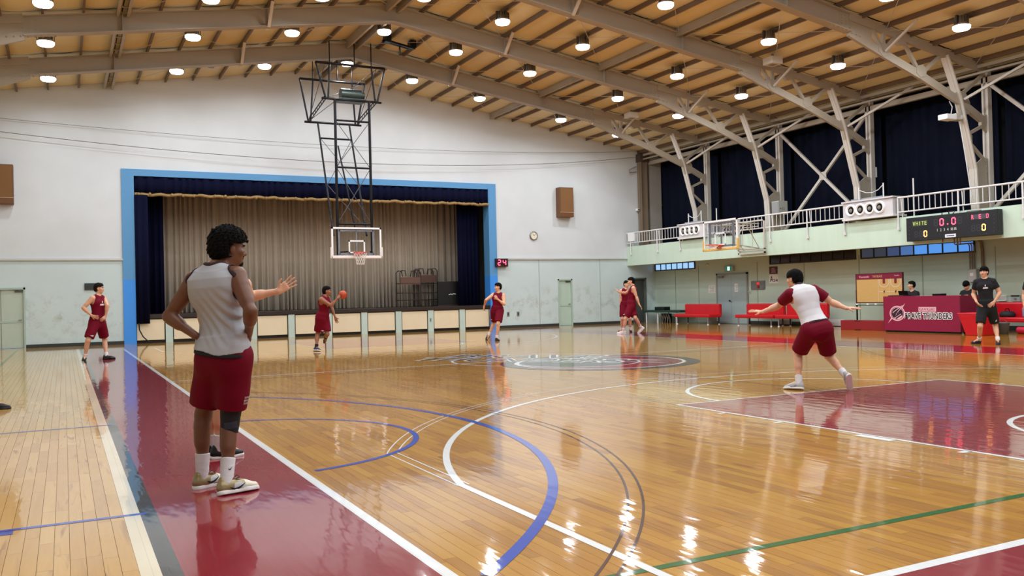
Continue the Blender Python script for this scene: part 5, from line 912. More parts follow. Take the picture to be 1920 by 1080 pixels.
def sinnoise(P, freq, seed, n=6):
    r = np.random.RandomState(seed); o = 0
    for _ in range(n): d = nrm(r.randn(3))*freq*(.6+.8*r.rand()); o = o+np.sin(P[0]*d[0]+P[1]*d[1]+P[2]*d[2]+r.rand()*6.28)
    return o/n
SKIN = {'dark': mat('skin deep brown', '#6b432e', rough=.45, var=.08, vscale=7, sss=.1), 'light': mat('skin light', '#d3a184', rough=.5, var=.06, vscale=7, sss=.1), 'tan': mat('skin tan', '#b8805f', rough=.5, var=.06, vscale=7, sss=.1), 'mid': mat('skin mid brown', '#8f5c42', rough=.45, var=.07, vscale=7, sss=.1)}
M_HAIR = mat('black hair', '#0a0809', rough=.85, bump=.8, bscale=90, var=.4, spec=.15); M_HAIRB = mat('dark brown hair', '#1a110e', rough=.8, bump=.6, bscale=80, var=.4, spec=.15)
M_BURG = mat('burgundy jersey', '#6a001e', rough=.75, spec=.2, var=.06, bump=.08, bscale=300); M_BURGD = mat('burgundy dark trim', '#2a0610', rough=.7); M_WVEST = mat('white jersey', '#cfcfd4', rough=.75, var=.04, bump=.05, bscale=300); M_GVEST = mat('light grey jersey', '#a9aab1', rough=.75, var=.07, vscale=5, bump=.05, bscale=300)
M_TEE = mat('black cotton', '#101116', rough=.85, bump=.06, bscale=250); M_SOCK = mat('white sock', '#d9d7da', rough=.85, bump=.15, bscale=200); M_BSOCK = mat('black sock', '#15151a', rough=.85); M_SOLE = mat('white sole', '#e2e0de', rough=.5); M_SBLK = mat('black shoe', '#141519', rough=.5); M_SNAVY = mat('navy shoe', '#1b2237', rough=.5); M_SWHT = mat('white shoe', '#e6e5e6', rough=.45); M_SGOLD = mat('gold shoe', '#9a8a63', rough=.35, metal=.35, var=.2, vscale=15); M_SGREY = mat('grey shoe', '#a8a9ad', rough=.5, var=.15, vscale=14); M_LACE = mat('black lace', '#0f0f12', rough=.7)
M_EYEW = mat('eye white', '#e4dfdb', rough=.2); M_IRIS = mat('dark iris', '#1d120d', rough=.15); M_LIP = mat('lip', '#8a4f45', rough=.5); M_BRACE = mat('black knee brace', '#121318', rough=.7, bump=.1, bscale=200)
def person(key, label, skin='light', h=.011, hair=None, hairm=None, top='tank', topm=None, shorts=M_BURG, socks=M_SOCK, sockh=.12, shoe=M_SBLK, sole=M_SOLE, trim=None, beard=False, curl=(.35, .35), palm=(None, None), spread=.5, fold=.0, group=None, knee=False, palmn=(None, None), build=1.0, hemt=.03, hemtilt=0, wide=1.0, leglen=.84):
    J = {k: (V3(v) if isinstance(v, tuple) else v) for k, v in POSE[key].items()}; H = J['H']; s = H/1.8; g = build
    base = POSE[key]['base']; loc = (base[0], base[1], 0); sk = SKIN[skin]
    pel, nk, hd = J['pelvis'], J['neck'], J['head']; up = nrm(nk-pel); hf = nrm(J['headfwd']); hu = np.array([0, 0, 1.]); hu = nrm(hu-hf*(hu@hf)+nrm(hd-nk)*.25); hu = nrm(hu-hf*(hu@hf)); hr = np.cross(hf, hu)
    fw = nrm(J['fwd']-up*(J['fwd']@up)); hfw = nrm(J['hfwd']-up*(J['hfwd']@up)); rt = np.cross(fw, up); hrt = np.cross(hfw, up); Lt = np.linalg.norm(nk-pel)
    T = np.array([-.2, -.1, 0, .12, .28, .42, .56, .7, .82, .92, 1.0, 1.06]); Wd = np.array([.10, .15, .168, .163, .148, .142, .152, .168, .178, .17, .10, .05])*s*g; Dp = np.array([.08, .105, .118, .112, .100, .098, .106, .116, .114, .095, .07, .04])*s*g; Of = np.array([-.01, -.02, -.022, -.012, .004, .01, .008, .002, -.006, -.012, -.01, -.01])*s
    def torso(infl=0, t0=-.16, t1=1.03, k=.03):
        lo = np.minimum(pel-up*.2, nk)-.26*s; hi = np.maximum(pel, nk+up*.05)+.26*s
        def fn(P):
            x, y, z = P[0]-pel[0], P[1]-pel[1], P[2]-pel[2]; ts = (x*up[0]+y*up[1]+z*up[2])/Lt; t = np.clip(ts, t0, t1)
            w = np.interp(t, T, Wd)+infl; d = np.interp(t, T, Dp)+infl; of = np.interp(t, T, Of); m = np.clip(t, 0, 1)
            rx, ry, rz = [hrt[i]*(1-m)+rt[i]*m for i in range(3)]; n_ = np.sqrt(rx*rx+ry*ry+rz*rz); rx, ry, rz = rx/n_, ry/n_, rz/n_
            fx, fy, fz = up[1]*rz-up[2]*ry, up[2]*rx-up[0]*rz, up[0]*ry-up[1]*rx
            a = x*rx+y*ry+z*rz; b_ = x*fx+y*fy+z*fz-of; q = (np.abs(a/w)**2.3+np.abs(b_/d)**2.3)**(1/2.3); dd = (q-1)*np.minimum(w, d); e = np.abs(ts-t)*Lt
            return np.where(e > 0, np.sqrt(np.maximum(dd, 0)**2+e*e)+np.minimum(dd, 0), dd)
        return (lo, hi, fn, k, 'u')
    sh = {k: J['sh'+k] for k in 'LR'}; el = {k: J['el'+k] for k in 'LR'}; wr = {k: J['wr'+k] for k in 'LR'}; sg = {'R': 1, 'L': -1}
    core = [torso()]
    for k in 'LR':
        core += [rc(nk+up*.015, sh[k]+up*.015, .045*s, .05*s, .05), ell(pel-up*.05*s-hfw*.055*s+hrt*sg[k]*.07*s, (hrt, up, hfw), (.085*s, .1*s, .08*s), .05), ell(nk-up*.17*s+rt*sg[k]*.075*s+fw*.06*s, (rt, up, fw), (.085*s, .075*s, .05*s), .05), ell(nk-up*.14*s+rt*sg[k]*.085*s-fw*.055*s, (rt, up, fw), (.075*s, .1*s, .045*s), .05)]
    limb = []
    for k in 'LR':
        a, b_, c = sh[k], el[k], wr[k]; limb += [rc(a, a*.72+b_*.28, .062*s*g, .058*s*g, .04), rc(a, b_, .052*s*g, .041*s, .03), rc(a*.5+b_*.5, a*.3+b_*.7, .05*s, .045*s, .03), rc(b_, c, .042*s, .027*s, .02), rc(b_*.85+c*.15, b_*.62+c*.38, .045*s, .041*s, .03)]
        hp, kn, an = J['hip'+k], J['knee'+k], J['ank'+k]; sd = nrm(np.cross(kn-hp, an-kn)) if np.linalg.norm(np.cross(kn-hp, an-kn)) > .01 else hrt; bk = nrm(np.cross(nrm(an-kn), hrt)); bk = bk*np.sign(-(bk@hfw)+1e-6)
        limb += [rc(hp, kn, .092*s*g, .056*s, .04), rc(hp*.8+kn*.2, hp*.45+kn*.55, .094*s*g, .076*s*g, .04), rc(kn, an, .053*s, .036*s, .03), rc(kn*.82+an*.18+bk*.016, kn*.55+an*.45+bk*.014, .05*s, .046*s, .04), ell(kn-bk*.012, (hrt, up, hfw), (.05*s, .058*s, .052*s), .03), rc(an, an+nrm(J['toe'+k]-an)*.16*s, .036*s, .025*s, .02)]
        # hand: palm, four bent fingers, thumb on the side
        d = nrm(J['fg'+k]-c); pn = palmn[0 if k == 'L' else 1]; pn = V3(pn) if pn is not None else nrm(pel-c); pn = nrm(pn-d*(pn@d)+1e-6); ac = np.cross(d, pn)*sg[k]; cu = curl[0 if k == 'L' else 1]; fr = max(.0088*s, h*.8)
        kn0 = c+d*.085*s
        for q in (-1, -.33, .33, 1): limb.append(rc(c+ac*q*.016*s, kn0+ac*q*.031*s, .016*s, .0135*s, .012))
        for q, L in zip((-1, -.33, .33, 1), (.072, .082, .078, .062)):
            st = kn0+ac*q*.031*s; fd = nrm(d+ac*q*.28*spread); p = st
            for i, fr_ in enumerate((.45, .33, .22)):
                ang = cu*(i+.6)*.8; dd = fd*math.cos(ang)+pn*math.sin(ang); e = p+dd*L*fr_*1.25*s; limb.append(rc(p, e, fr, fr*.92, .004)); p = e
        tb = c+d*.03*s-ac*.028*s; t1 = tb+nrm(d*.6-ac*.9+pn*.35)*.045*s; limb += [rc(c+d*.02*s, tb, .017*s, .015*s, .012), rc(tb, t1, .0145*s, .011*s, .008), rc(t1, t1+nrm(d*.85-ac*.35+pn*.35)*.035*s, .0105*s, fr, .004)]
    hs = s*1.02; C = hd
    def hp_(r, f, u): return C+hr*r*hs+hf*f*hs+hu*u*hs
    head = [rc(nk-up*.05*s, hp_(0, -.02, -.05), .062*s*g, .055*s, .03), ell(hp_(0, -.012, .035), (hr, hf, hu), (.075*hs, .095*hs, .083*hs), .02), ell(hp_(0, .018, -.035), (hr, hf, hu), (.062*hs, .075*hs, .08*hs), .03), ell(hp_(0, .06, -.093), (hr, hf, hu), (.03*hs, .025*hs, .022*hs), .03),
            rc(hp_(-.03, .078, .024), hp_(.03, .078, .024), .013*hs, .013*hs, .02), rc(hp_(0, .088, .012), hp_(0, .108, -.026), .008*hs, .0135*hs, .012), rc(hp_(-.012, .096, -.03), hp_(.012, .096, -.03), .009*hs, .009*hs, .01), rc(hp_(-.02, .083, -.058), hp_(.02, .083, -.058), .009*hs, .009*hs, .012)]
    for q in (-1, 1): head += [ell(hp_(q*.077, -.008, -.005), (hr, hf, hu), (.012*hs, .021*hs, .032*hs), .008), ell(hp_(q*.045, .062, -.02), (hr, hf, hu), (.024*hs, .02*hs, .022*hs), .03)]
    head += [ell(hp_(q*.032, .1, .006), (hr, hf, hu), (.017*hs, .02*hs, .011*hs), .01, 's') for q in (-1, 1)]
    body = sculpt(core+limb+head, h, 'person', sk); body.location = loc; tag(body, label, 'person', group)
    # face details
    for q in (-1, 1):
        e = MB(); e.lathe([(0, .014), (.008, .0115), (.0125, .006), (.014, 0), (.0125, -.006), (0, -.014)], (0, 0, 0), 10, 'y'); R4 = Matrix((tuple(hr)+(0,), tuple(hf)+(0,), tuple(hu)+(0,), (0, 0, 0, 1))).transposed(); 
        e.v = [tuple(Vector(hp_(q*.032, .0675, .006))+Vector(hr)*v[0]*hs+Vector(hf)*v[1]*hs+Vector(hu)*v[2]*hs) for v in e.v]; eo = e.build('eye', M_EYEW, body)
        ir = MB(); ir.cyl(hp_(q*.032, .077, .006), hp_(q*.032, .0822, .006), .0075*hs, 10); ir.build('iris', M_IRIS, eo)
        br = MB(); br.tube([hp_(q*.014, .0945, .026), hp_(q*.032, .0935, .032), hp_(q*.05, .078, .027)], max(.0045*hs, .3*h), 6); br.build('eyebrow', hairm or M_HAIR, body)
    b = MB(); b.tube([hp_(-.022, .089, -.06), hp_(-.008, .0945, -.057), hp_(.008, .0945, -.057), hp_(.022, .089, -.06)], .005*hs, 6); b.build('mouth', M_LIP, body)
    # hair
    hm = hairm or M_HAIR; st = hair or dict(top=.016, side=.01, line=.02)
    def hairfield(P, F):
        x, y, z = P[0]-C[0], P[1]-C[1], P[2]-C[2]; r_ = (x*hr[0]+y*hr[1]+z*hr[2])/hs; f_ = (x*hf[0]+y*hf[1]+z*hf[2])/hs; u_ = (x*hu[0]+y*hu[1]+z*hu[2])/hs
        n1 = sinnoise(P, st.get('nf', 190), 3, 8)*st.get('na', .004)
        line = st.get('line', .055)+.0
        # keep: above a line that runs from the fringe (front) down to the nape, leaving the face and ears free
        lw = sinnoise(P, 90, 12)*st.get('la', .006)
        front = u_-line-lw-(.1-f_)*.12                                   # fringe line across the forehead
        temple = np.maximum(u_-line*.55-lw, (.028-f_)*1.0-.02+lw)          # in front of the ear, hair only above the temple or behind it
        nape = u_+.072+lw-(f_+.06)*.35                                     # neck line at the back
        ear = np.where(np.abs(r_) > .045, np.maximum(np.maximum(-.034-f_, f_-.02), np.maximum(-.05-u_, u_-.024)), 1)
        keep = np.where(f_ > .06, front, np.where(f_ > -.012, np.maximum(np.minimum(temple, front+.02), u_-line*.75-lw), nape)); keep = np.minimum(keep, ear)
        return np.maximum(F+n1, -keep*hs*.9)
    tp, sd_ = st['top'], st['side']; bk_ = st.get('back', sd_)
    sculpt([ell(hp_(0, -.014-(bk_-sd_)*.4, .036+tp*.35), (hr, hf, hu), ((.076+sd_)*hs, (.097+(sd_+bk_)*.5)*hs, (.084+tp*.75)*hs), .01), ell(hp_(0, -.045, -.01), (hr, hf, hu), ((.07+sd_*.9)*hs, (.062+bk_)*hs, (.075+sd_*.4)*hs), .03), ell(hp_(0, .045, .075+tp*.5), (hr, hf, hu), (.055*hs, .05*hs, (.03+tp*.4)*hs), .02)], max(h*.7, .0045), 'hair', hm, body, hairfield)
    if beard: sculpt([ell(hp_(0, .064, -.096), (hr, hf, hu), (.032*hs, .031*hs, .028*hs), .01), rc(hp_(-.03, .086, -.046), hp_(.03, .086, -.046), .006*hs, .006*hs, .01)], max(h*.6, .0035), 'beard', hm, body, lambda P, F: F+sinnoise(P, 300, 5)*.003)
    # shorts
    legp = []
    for k in 'LR':
        hp, kn = J['hip'+k], J['knee'+k]; e = hp+(kn-hp)*leglen; legp += [cut_cone(hp+up*.02, e, .111*s*g*wide, .116*s*g*wide, .07), rc(hp, hp*.45+kn*.55, .106*s*g*wide, .1*s*g, .06)]
    infl = .012*s
    hipc = [torso(infl, -.14, .35), ]+[ell(pel-up*.05*s-hfw*.055*s+hrt*sg[k]*.07*s, (hrt, up, hfw), (.094*s, .11*s, .09*s), .09) for k in 'LR']
    wz = .17
    def shpost(P, F):
        x, y, z = P[0]-pel[0], P[1]-pel[1], P[2]-pel[2]; tt = (x*up[0]+y*up[1]+z*up[2])/Lt; f = sinnoise((P[0]*1.0, P[1]*1.0, P[2]*.25), 55, 9)*.004; return np.maximum(F+f, (tt-wz)*Lt)
    so = sculpt(hipc+legp, h, 'shorts', shorts, body, shpost)
    # top
    hem = pel+up*Lt*hemt; ti = .018*s
    tops = [torso(ti, -.12, 1.0)]+[torso({'tank': .026, 'tee': .022}[top]*s, -.14, .24, .06) for _ in 'x' if top != 'vest_tee']+[ell(pel-up*.05*s-hfw*.055*s+hrt*sg[k]*.07*s, (hrt, up, hfw), (.108*s, .14*s, .1*s), .08) for k in 'LR']
    for k in 'LR':
        tops += [rc(nk+up*.01, sh[k]+up*.015, .052*s, .06*s, .05), ell(nk-up*.17*s+rt*sg[k]*.075*s+fw*.06*s, (rt, up, fw), (.1*s, .09*s, .066*s), .05), ell(nk-up*.14*s+rt*sg[k]*.085*s-fw*.055*s, (rt, up, fw), (.09*s, .115*s, .06*s), .05)]
        if top == 'tee': tops += [rc(sh[k]-up*.01, sh[k]*.7+el[k]*.3, .067*s*g, .068*s, .03), cut_cone(sh[k]-up*.01, sh[k]*.42+el[k]*.58, .066*s*g, .070*s, .03)]
        if top == 'vest_tee': tops += []
    holes = [rc(nk+up*.045*s+fw*.012, hd, .068*s, .08*s, .01, 's')]
    def armhole(k, r=.082):
        a, e = sh[k], el[k]; dn = nrm(e-a); return rc(a+up*.05*s+rt*sg[k]*.014*s, a-up*.085*s+rt*sg[k]*.022*s, r*s*.72, r*s*.86, .006, 's')
    arm = [armhole(k) for k in 'LR'] if top != 'tee' else []
    def toppost(P, F):
        x, y, z = P[0]-hem[0], P[1]-hem[1], P[2]-hem[2]; t = x*up[0]+y*up[1]+z*up[2]; a = x*rt[0]+y*rt[1]+z*rt[2]; f_ = x*fw[0]+y*fw[1]+z*fw[2]
        w = sinnoise(P, 26, 4)*.005+sinnoise((P[0], P[1], P[2]*.5), 60, 8)*.003
        if fold:  # oblique folds gathering towards the right hip
            u = t*.8+(a-.16)*1.0; w = w+fold*np.sin(u*75+np.sin(a*14)*1.5)*np.clip(1-np.abs(t-.24)/.24, 0, 1)*np.clip(.5+a*3.5, .12, 1)
        return np.maximum(F+w, -(t+hemtilt*a+.006*np.sin(a*22)+.008*np.sin(f_*17)))
    to = sculpt(tops+holes+arm, h, 'jersey' if top != 'tee' else 'shirt', topm or M_BURG, body, toppost)
    if trim is not None:
        def band(hole, wdt=.007):
            def post(P, F):
                H_ = hole[2](P); return np.maximum(toppost(P, F-.0055), np.abs(H_-.005)-wdt)
            return post
        for hl in ([holes[0]]+arm): sculpt(tops, h*.8, 'trim', trim, to, band(hl))
    if trim is not None or top == 'vest_tee': sculpt(tops, h, 'hem_lining', M_TEE, to, lambda P, F: np.maximum(F+.003, np.abs((P[0]-hem[0])*up[0]+(P[1]-hem[1])*up[1]+(P[2]-hem[2])*up[2]+hemtilt*((P[0]-hem[0])*rt[0]+(P[1]-hem[1])*rt[1]+(P[2]-hem[2])*rt[2])+.009)-.013))
    if top == 'vest_tee':   # burgundy short sleeves under the vest
        for k in 'LR': sculpt([rc(sh[k]-rt*sg[k]*.05-up*.03, sh[k]*.7+el[k]*.3-up*.01, .098*s, .076*s, .03), cut_cone(sh[k], sh[k]*.36+el[k]*.64, .077*s, .078*s, .03)], h, 'sleeve', M_BURG, body, lambda P, F: F+sinnoise(P, 45, 6)*.004)
        sculpt([rc(nk-up*.01, nk+up*.03*s, .071*s, .067*s, .01)], h*.8, 'collar', M_BURGD, to)
    # socks and shoes
    for k in 'LR':
        an, kn, to_ = J['ank'+k], J['knee'+k], J['toe'+k]; sdir = nrm(kn-an)
        if socks: sculpt([cut_cone(an-sdir*.02, an+sdir*sockh*s, .043*s, .043*s+.0045+.004*s, .01)], max(h*.7, .004), 'sock', socks, body, lambda P, F: F+sinnoise((P[0]*.3, P[1]*.3, P[2]), 260, 2)*.0012)
        v = nrm(to_-an); r = nrm(np.cross(v, sdir)); a_ = math.radians(19); f = v*math.cos(a_)+np.cross(r, v)*math.sin(a_); f2 = v*math.cos(a_)-np.cross(r, v)*math.sin(a_); f = f if f@sdir > f2@sdir else f2; u = nrm(np.cross(r, f)); u = u if u@sdir > 0 else -u; o = an-u*.1*s
        def sp(x, y, z): return o+f*x*s+r*y*s+u*z*s
        hh = max(min(h*.7, .008), .004)
        shoep = [rc(sp(-.04, 0, .045), sp(.02, 0, .055), .036*s, .04*s, .03), rc(sp(-.035, 0, .07), sp(-.03, 0, .095), .034*s, .032*s, .03), rc(sp(.02, 0, .05), sp(.12, .004, .038), .043*s, .036*s, .03), rc(sp(.1, .004, .038), sp(.185, .008, .03), .042*s, .027*s, .03), rc(sp(.03, 0, .075), sp(.1, 0, .055), .03*s, .024*s, .03), rc(sp(0, 0, .1), sp(.0, 0, .2), .034*s, .036*s, .006, 's')]
        cl = lambda zz, sgn: (lambda P, F: np.maximum(F, sgn*((P[0]-o[0])*u[0]+(P[1]-o[1])*u[1]+(P[2]-o[2])*u[2]-zz*s)))
        sh_o = sculpt(shoep, hh, 'shoe', shoe, body, cl(.02, -1))
        if shoe is M_SGOLD:
            sculpt(shoep, hh, 'toe_cap', mat('cream toe cap', '#cfc8b6', rough=.35, metal=.2), sh_o, lambda P, F: np.maximum(F-.002, np.maximum(.105*s-((P[0]-o[0])*f[0]+(P[1]-o[1])*f[1]+(P[2]-o[2])*f[2]), .02*s-((P[0]-o[0])*u[0]+(P[1]-o[1])*u[1]+(P[2]-o[2])*u[2]))))
        slp = [rc(sp(-.04, 0, .012), sp(.03, 0, .012), .042*s, .04*s, .02), rc(sp(.03, 0, .012), sp(.12, .004, .012), .04*s, .048*s, .02), rc(sp(.12, .004, .012), sp(.185, .008, .014), .047*s, .034*s, .02)]
        sculpt(slp, hh, 'sole', sole, sh_o, lambda P, F: np.maximum(F, np.maximum((P[0]-o[0])*u[0]+(P[1]-o[1])*u[1]+(P[2]-o[2])*u[2]-.03*s, -((P[0]-o[0])*u[0]+(P[1]-o[1])*u[1]+(P[2]-o[2])*u[2]-.001*s))))
        if h < .012:
            lb = MB()
            for i in range(4): x = .045+.022*i; zt = .098-.0135*i; lb.tube([sp(x, -.026, zt-.012), sp(x+.008, 0, zt), sp(x, .026, zt-.012)], .0034*s, 5)
            if h < .0065: lb.tube([sp(.04, 0, .1), sp(.035, -.03, .118), sp(.05, -.05, .1), sp(.045, 0, .1), sp(.06, .035, .122), sp(.075, .05, .1), sp(.04, 0, .1)], .003*s, 5)
            lb.build('laces', M_LACE, sh_o)
    J['body'] = body; J['shorts_o'] = so; J['top_o'] = to; J['frames'] = (fw, rt, up, hfw, hrt, pel, nk, Lt, s); return J
st_len = .84
# marks printed on clothes: small flat shapes laid on the cloth surface by projecting them along the cloth's facing
def printed(name, target, c, right, upv, shapes, m, text_=None, tw=.1, th=.04, lift=.003):
    dr = nrm(np.cross(right, upv)); c = V3(c); right = nrm(right); upv = nrm(upv); obj = target
    if text_:
        me = text_mesh(text_, 1, 0); bm = bmesh.new(); bm.from_mesh(me); bmesh.ops.subdivide_edges(bm, edges=bm.edges, cuts=1); bm.to_mesh(me); bm.free(); n = len(me.vertices); co = np.empty(n*3); me.vertices.foreach_get('co', co); co = co.reshape(-1, 3); mn, mx = co.min(0), co.max(0); uv = (co-(mn+mx)/2)/(mx-mn+1e-9)*np.array([tw, th, 0]); fs = None
    else:
        bm = bmesh.new()
        for poly in shapes: bm.faces.new([bm.verts.new((x*tw, y*th, 0)) for x, y in poly])
        bmesh.ops.triangulate(bm, faces=bm.faces)
        bmesh.ops.subdivide_edges(bm, edges=bm.edges, cuts=3, use_grid_fill=True); bm.verts.index_update()
        me = None; uv = np.array([tuple(v.co) for v in bm.verts]); fs = [tuple(v.index for v in f.verts) for f in bm.faces]; bm.free()
    P = []; miss = 0
    for x, y, _ in uv:
        q = c+right*x+upv*y; ok, hit, nn, _i = obj.ray_cast(Vector(q+dr*.4), Vector(-dr), distance=.8)
        P.append(tuple(np.array(hit)+dr*lift) if ok else tuple(q))
    if me is None: me = bpy.data.meshes.new(name); me.from_pydata(P, [], fs)
    else: me.vertices.foreach_set('co', np.array(P, np.float32).ravel())
    me.update(); me.materials.clear(); return link(name, me, m, obj)
LOGO = [[(-.5, -.5), (.5, -.5), (.45, -.2), (.25, -.15), (.15, -.25), (0, -.12), (-.15, -.22), (-.3, -.15), (-.45, -.25)], [(-.08, .0), (.02, .02), (.1, .35), (.06, .5), (-.02, .45), (-.1, .2)]]
HEM = [[(-.5, -.4), (-.1, .1), (.5, .5), (.45, .2), (.1, -.2)], [(-.3, -.5), (.1, -.35), (.5, .0), (.45, -.2), (.1, -.5)]]
M_PRINT = mat('white print on cloth', '#e2dce0', rough=.7)
def chest(J, w=.15, hgt=.12, m=M_PRINT):
    fw, rt, up, hfw, hrt, pel, nk, Lt, s = J['frames']; c = nk-up*.17*s+fw*.1; printed('chest_print', J['top_o'], c, -rt*1.0, up, LOGO, m, tw=w, th=hgt)
def hemprint(J, k, w=.09, hgt=.05, ang=.3):
    fw, rt, up, hfw, hrt, pel, nk, Lt, s = J['frames']; hp, kn = J['hip'+k], J['knee'+k]; sg_ = 1 if k == 'R' else -1; n_ = nrm(hfw+hrt*sg_*ang); lg = nrm(hp-kn); r_ = nrm(np.cross(lg, n_)); c = hp+(kn-hp)*(st_len-.13)+n_*.1; printed('hem_print', J['shorts_o'], c, r_, lg, HEM, M_PRINT, tw=w, th=hgt)
# ---------------------------------------------------------------- the figures
AFRO = dict(top=.05, side=.036, back=.042, line=.058, na=.016, nf=260, la=.012)
SHORT = dict(top=.03, side=.014, back=.018, line=.058, na=.006, nf=140); FRINGE = dict(top=.026, side=.02, back=.024, line=.036, na=.005, nf=150)
J = person('hero', 'tall player seen from behind, light grey sleeveless jersey, burgundy shorts, hands on hips', 'dark', .0055, AFRO, M_HAIR, 'tank', M_GVEST, M_BURG, M_SOCK, .15, M_SGOLD, M_SOLE, M_BURGD, True, fold=.010, hemt=.07, hemtilt=.16, wide=.95, leglen=.80, palmn=((.5, .2, .1), (-.6, -.1, .1)), curl=(.5, .5))
fw, rt, up, hfw, hrt, pel, nk, Lt, s = J['frames']; body = J['body']
kn, hp, an = J['kneeR'], J['hipR'], J['ankR']; kd = nrm(hp-kn)
kb = sculpt([cut_cone(kn+kd*.14, kn-nrm(kn-an)*.10, .083, .063, .01)], .0055, 'knee_brace', M_BRACE, body, lambda P, F: F+sinnoise(P, 60, 3)*.0015)
cdir = nrm(np.array([-.1, -1, 0])); rr = nrm(np.cross(np.array([0, 0, 1.]), -cdir))
printed('brace_strap', kb, kn-np.array([0, 0, .035])+cdir*.1, np.array([1, -.1, .12]), np.array([-.12, 0, 1]), [[(-.5+i/6, -.5) for i in range(7)]+[(.5-i/6, .5) for i in range(7)]], mat('brace strap grey', '#262c3c', rough=.6), tw=.095, th=.05)
c0 = J['hipR']+(J['kneeR']-J['hipR'])*(st_len-.14)
for i, w_ in enumerate(('KAWASAKI', 'BRAVE', 'THUNDERS')): printed('hem_lettering', J['shorts_o'], c0+np.array([.075, -.06, .03-.022*i]), nrm(np.array([.72, .69, 0])), np.array([0, 0, 1.]), None, M_PRINT, w_, tw=.075, th=.016)
M_SW = mat('black swoosh mark', '#15161c', rough=.5); SW = [[(-.5, .1), (-.35, -.25), (-.15, -.4), (.05, -.3), (.5, .5), (.0, -.05), (-.2, -.12), (-.36, .0)]]
socks_ = [o for o in body.children if o.name.startswith('sock')]; shoes_ = [o for o in body.children if o.name.startswith('shoe')]
def nearest(objs, p): return min(objs, key=lambda o: (Vector(p)-sum((Vector(c) for c in o.bound_box), Vector())/8).length)
printed('sock_mark', nearest(socks_, J['ankR']), J['ankR']+np.array([.02, 0, .085]), np.array([1, .1, 0]), np.array([0, 0, 1.]), SW, M_SW, tw=.035, th=.03)
for k in 'RL':
    fd = nrm((J['toe'+k]-J['ank'+k])*np.array([1, 1, 0])); printed('side_mark', nearest(shoes_, J['ank'+k]), J['ank'+k]+fd*.065-np.array([0, 0, .048]), fd, np.array([0, 0, 1.]), SW, M_SW, tw=.13, th=.055, lift=.004)
    printed('side_panel', nearest(shoes_, J['ank'+k]), J['ank'+k]+fd*.08-np.array([0, 0, .042]), fd, np.array([0, 0, 1.]), [[(-.5, -.5), (.5, -.5), (.4, .1), (.1, .5), (-.4, .4)]], mat('pale shoe mesh', '#c3c4c6', rough=.6), tw=.1, th=.055, lift=.0015)
J = person('reach', 'player hidden behind the tall player, reaching out an open hand', 'light', .0075, SHORT, M_HAIR, 'tank', M_WVEST, M_BURG, M_SOCK, .12, M_SBLK, M_SOLE, palmn=(None, (.3, -.9, .25)), curl=(.3, .06), spread=.75, build=.9)
J = person('guard', 'crouching defender in white vest over burgundy sleeves, arms spread wide', 'light', .0075, FRINGE, M_HAIR, 'vest_tee', M_WVEST, M_BURG, M_SOCK, .1, M_SGREY, M_SOLE, palmn=((.2, .3, -1), (0, .3, -1)), curl=(.1, .15), spread=.8, hemt=.13)
shoes_ = [o for o in J['body'].children if o.name.startswith('shoe')]; fd = nrm((J['toeL']-J['ankL'])*np.array([1, 1, 0])); printed('side_mark', nearest(shoes_, J['ankL']), J['ankL']+fd*.06-np.array([0, 0, .05]), -fd, np.array([0, 0, 1.]), SW, M_SW, tw=.1, th=.045)
J = person('west', 'burgundy player standing at the far left sideline, hands on hips', 'light', .011, SHORT, M_HAIRB, 'tank', M_BURG, M_BURG, M_SOCK, .08, M_SBLK, M_SBLK, palmn=((-.3, .6, 0), (.5, .5, 0)), curl=(.5, .4)); chest(J); hemprint(J, 'R')
J = person('passer', 'burgundy player holding up the basketball in front of the stage', 'mid', .011, SHORT, M_HAIR, 'tank', M_BURG, M_BURG, M_BSOCK, .09, M_SNAVY, M_SOLE, palmn=((.2, .3, -.2), (.7, .5, .2)), curl=(.3, .35), build=1.06); chest(J); hemprint(J, 'R')
tip = J['wrR']+nrm(J['fgR']-J['wrR'])*.09; bc_ = Vector(POSE['passer']['base']+(0,))+Vector(tip+nrm(np.array([.75, .4, .15]))*.125)
M_BALL = mat('basketball leather', '#b3472a', rough=.6, bump=.3, bscale=120); bt = thing('basketball', 'orange basketball held up in the hand of the player before the stage', 'ball', bc_)
b = MB(); b.lathe([(.121*math.sin(a), .121*math.cos(a)) for a in np.linspace(0, math.pi, 18)], n=28); b.build('shell', M_BALL, bt); b = MB(); ring = lambda f: [f(a) for a in np.linspace(0, 2*math.pi, 41)[:-1]]
for f in (lambda a: (.121*math.cos(a), .121*math.sin(a), 0), lambda a: (.121*math.cos(a), 0, .121*math.sin(a)), lambda a: (.06+.018*math.cos(2*a), .103*math.cos(a), .103*math.sin(a)), lambda a: (-.06-.018*math.cos(2*a), .103*math.cos(a), .103*math.sin(a))): b.tube(ring(f), .0025, 5, True)
b.build('seams', M_SBLK, bt)
J = person('runner', 'burgundy player running past the right end of the stage', 'light', .011, SHORT, M_HAIR, 'tank', M_BURG, M_BURG, M_SOCK, .07, M_SBLK, M_SBLK, curl=(1.0, .7), palmn=((.3, .5, 0), (.5, 0, 0))); hemprint(J, 'R')
J = person('walker', 'burgundy player in white shoes walking left with one arm stretched out', 'light', .011, SHORT, M_HAIR, 'tank', M_BURG, M_BURG, M_SOCK, .1, M_SWHT, M_SOLE, palmn=((-.3, .2, 0), (0, -.3, .9)), curl=(.4, .15)); hemprint(J, 'L')
J = person('listener', 'burgundy player in black shoes standing behind the walking player', 'light', .011, SHORT, M_HAIR, 'tank', M_BURG, M_BURG, M_SOCK, .07, M_SBLK, M_SBLK, palmn=((-.5, 0, 0), (.5, 0, 0)), build=.95)
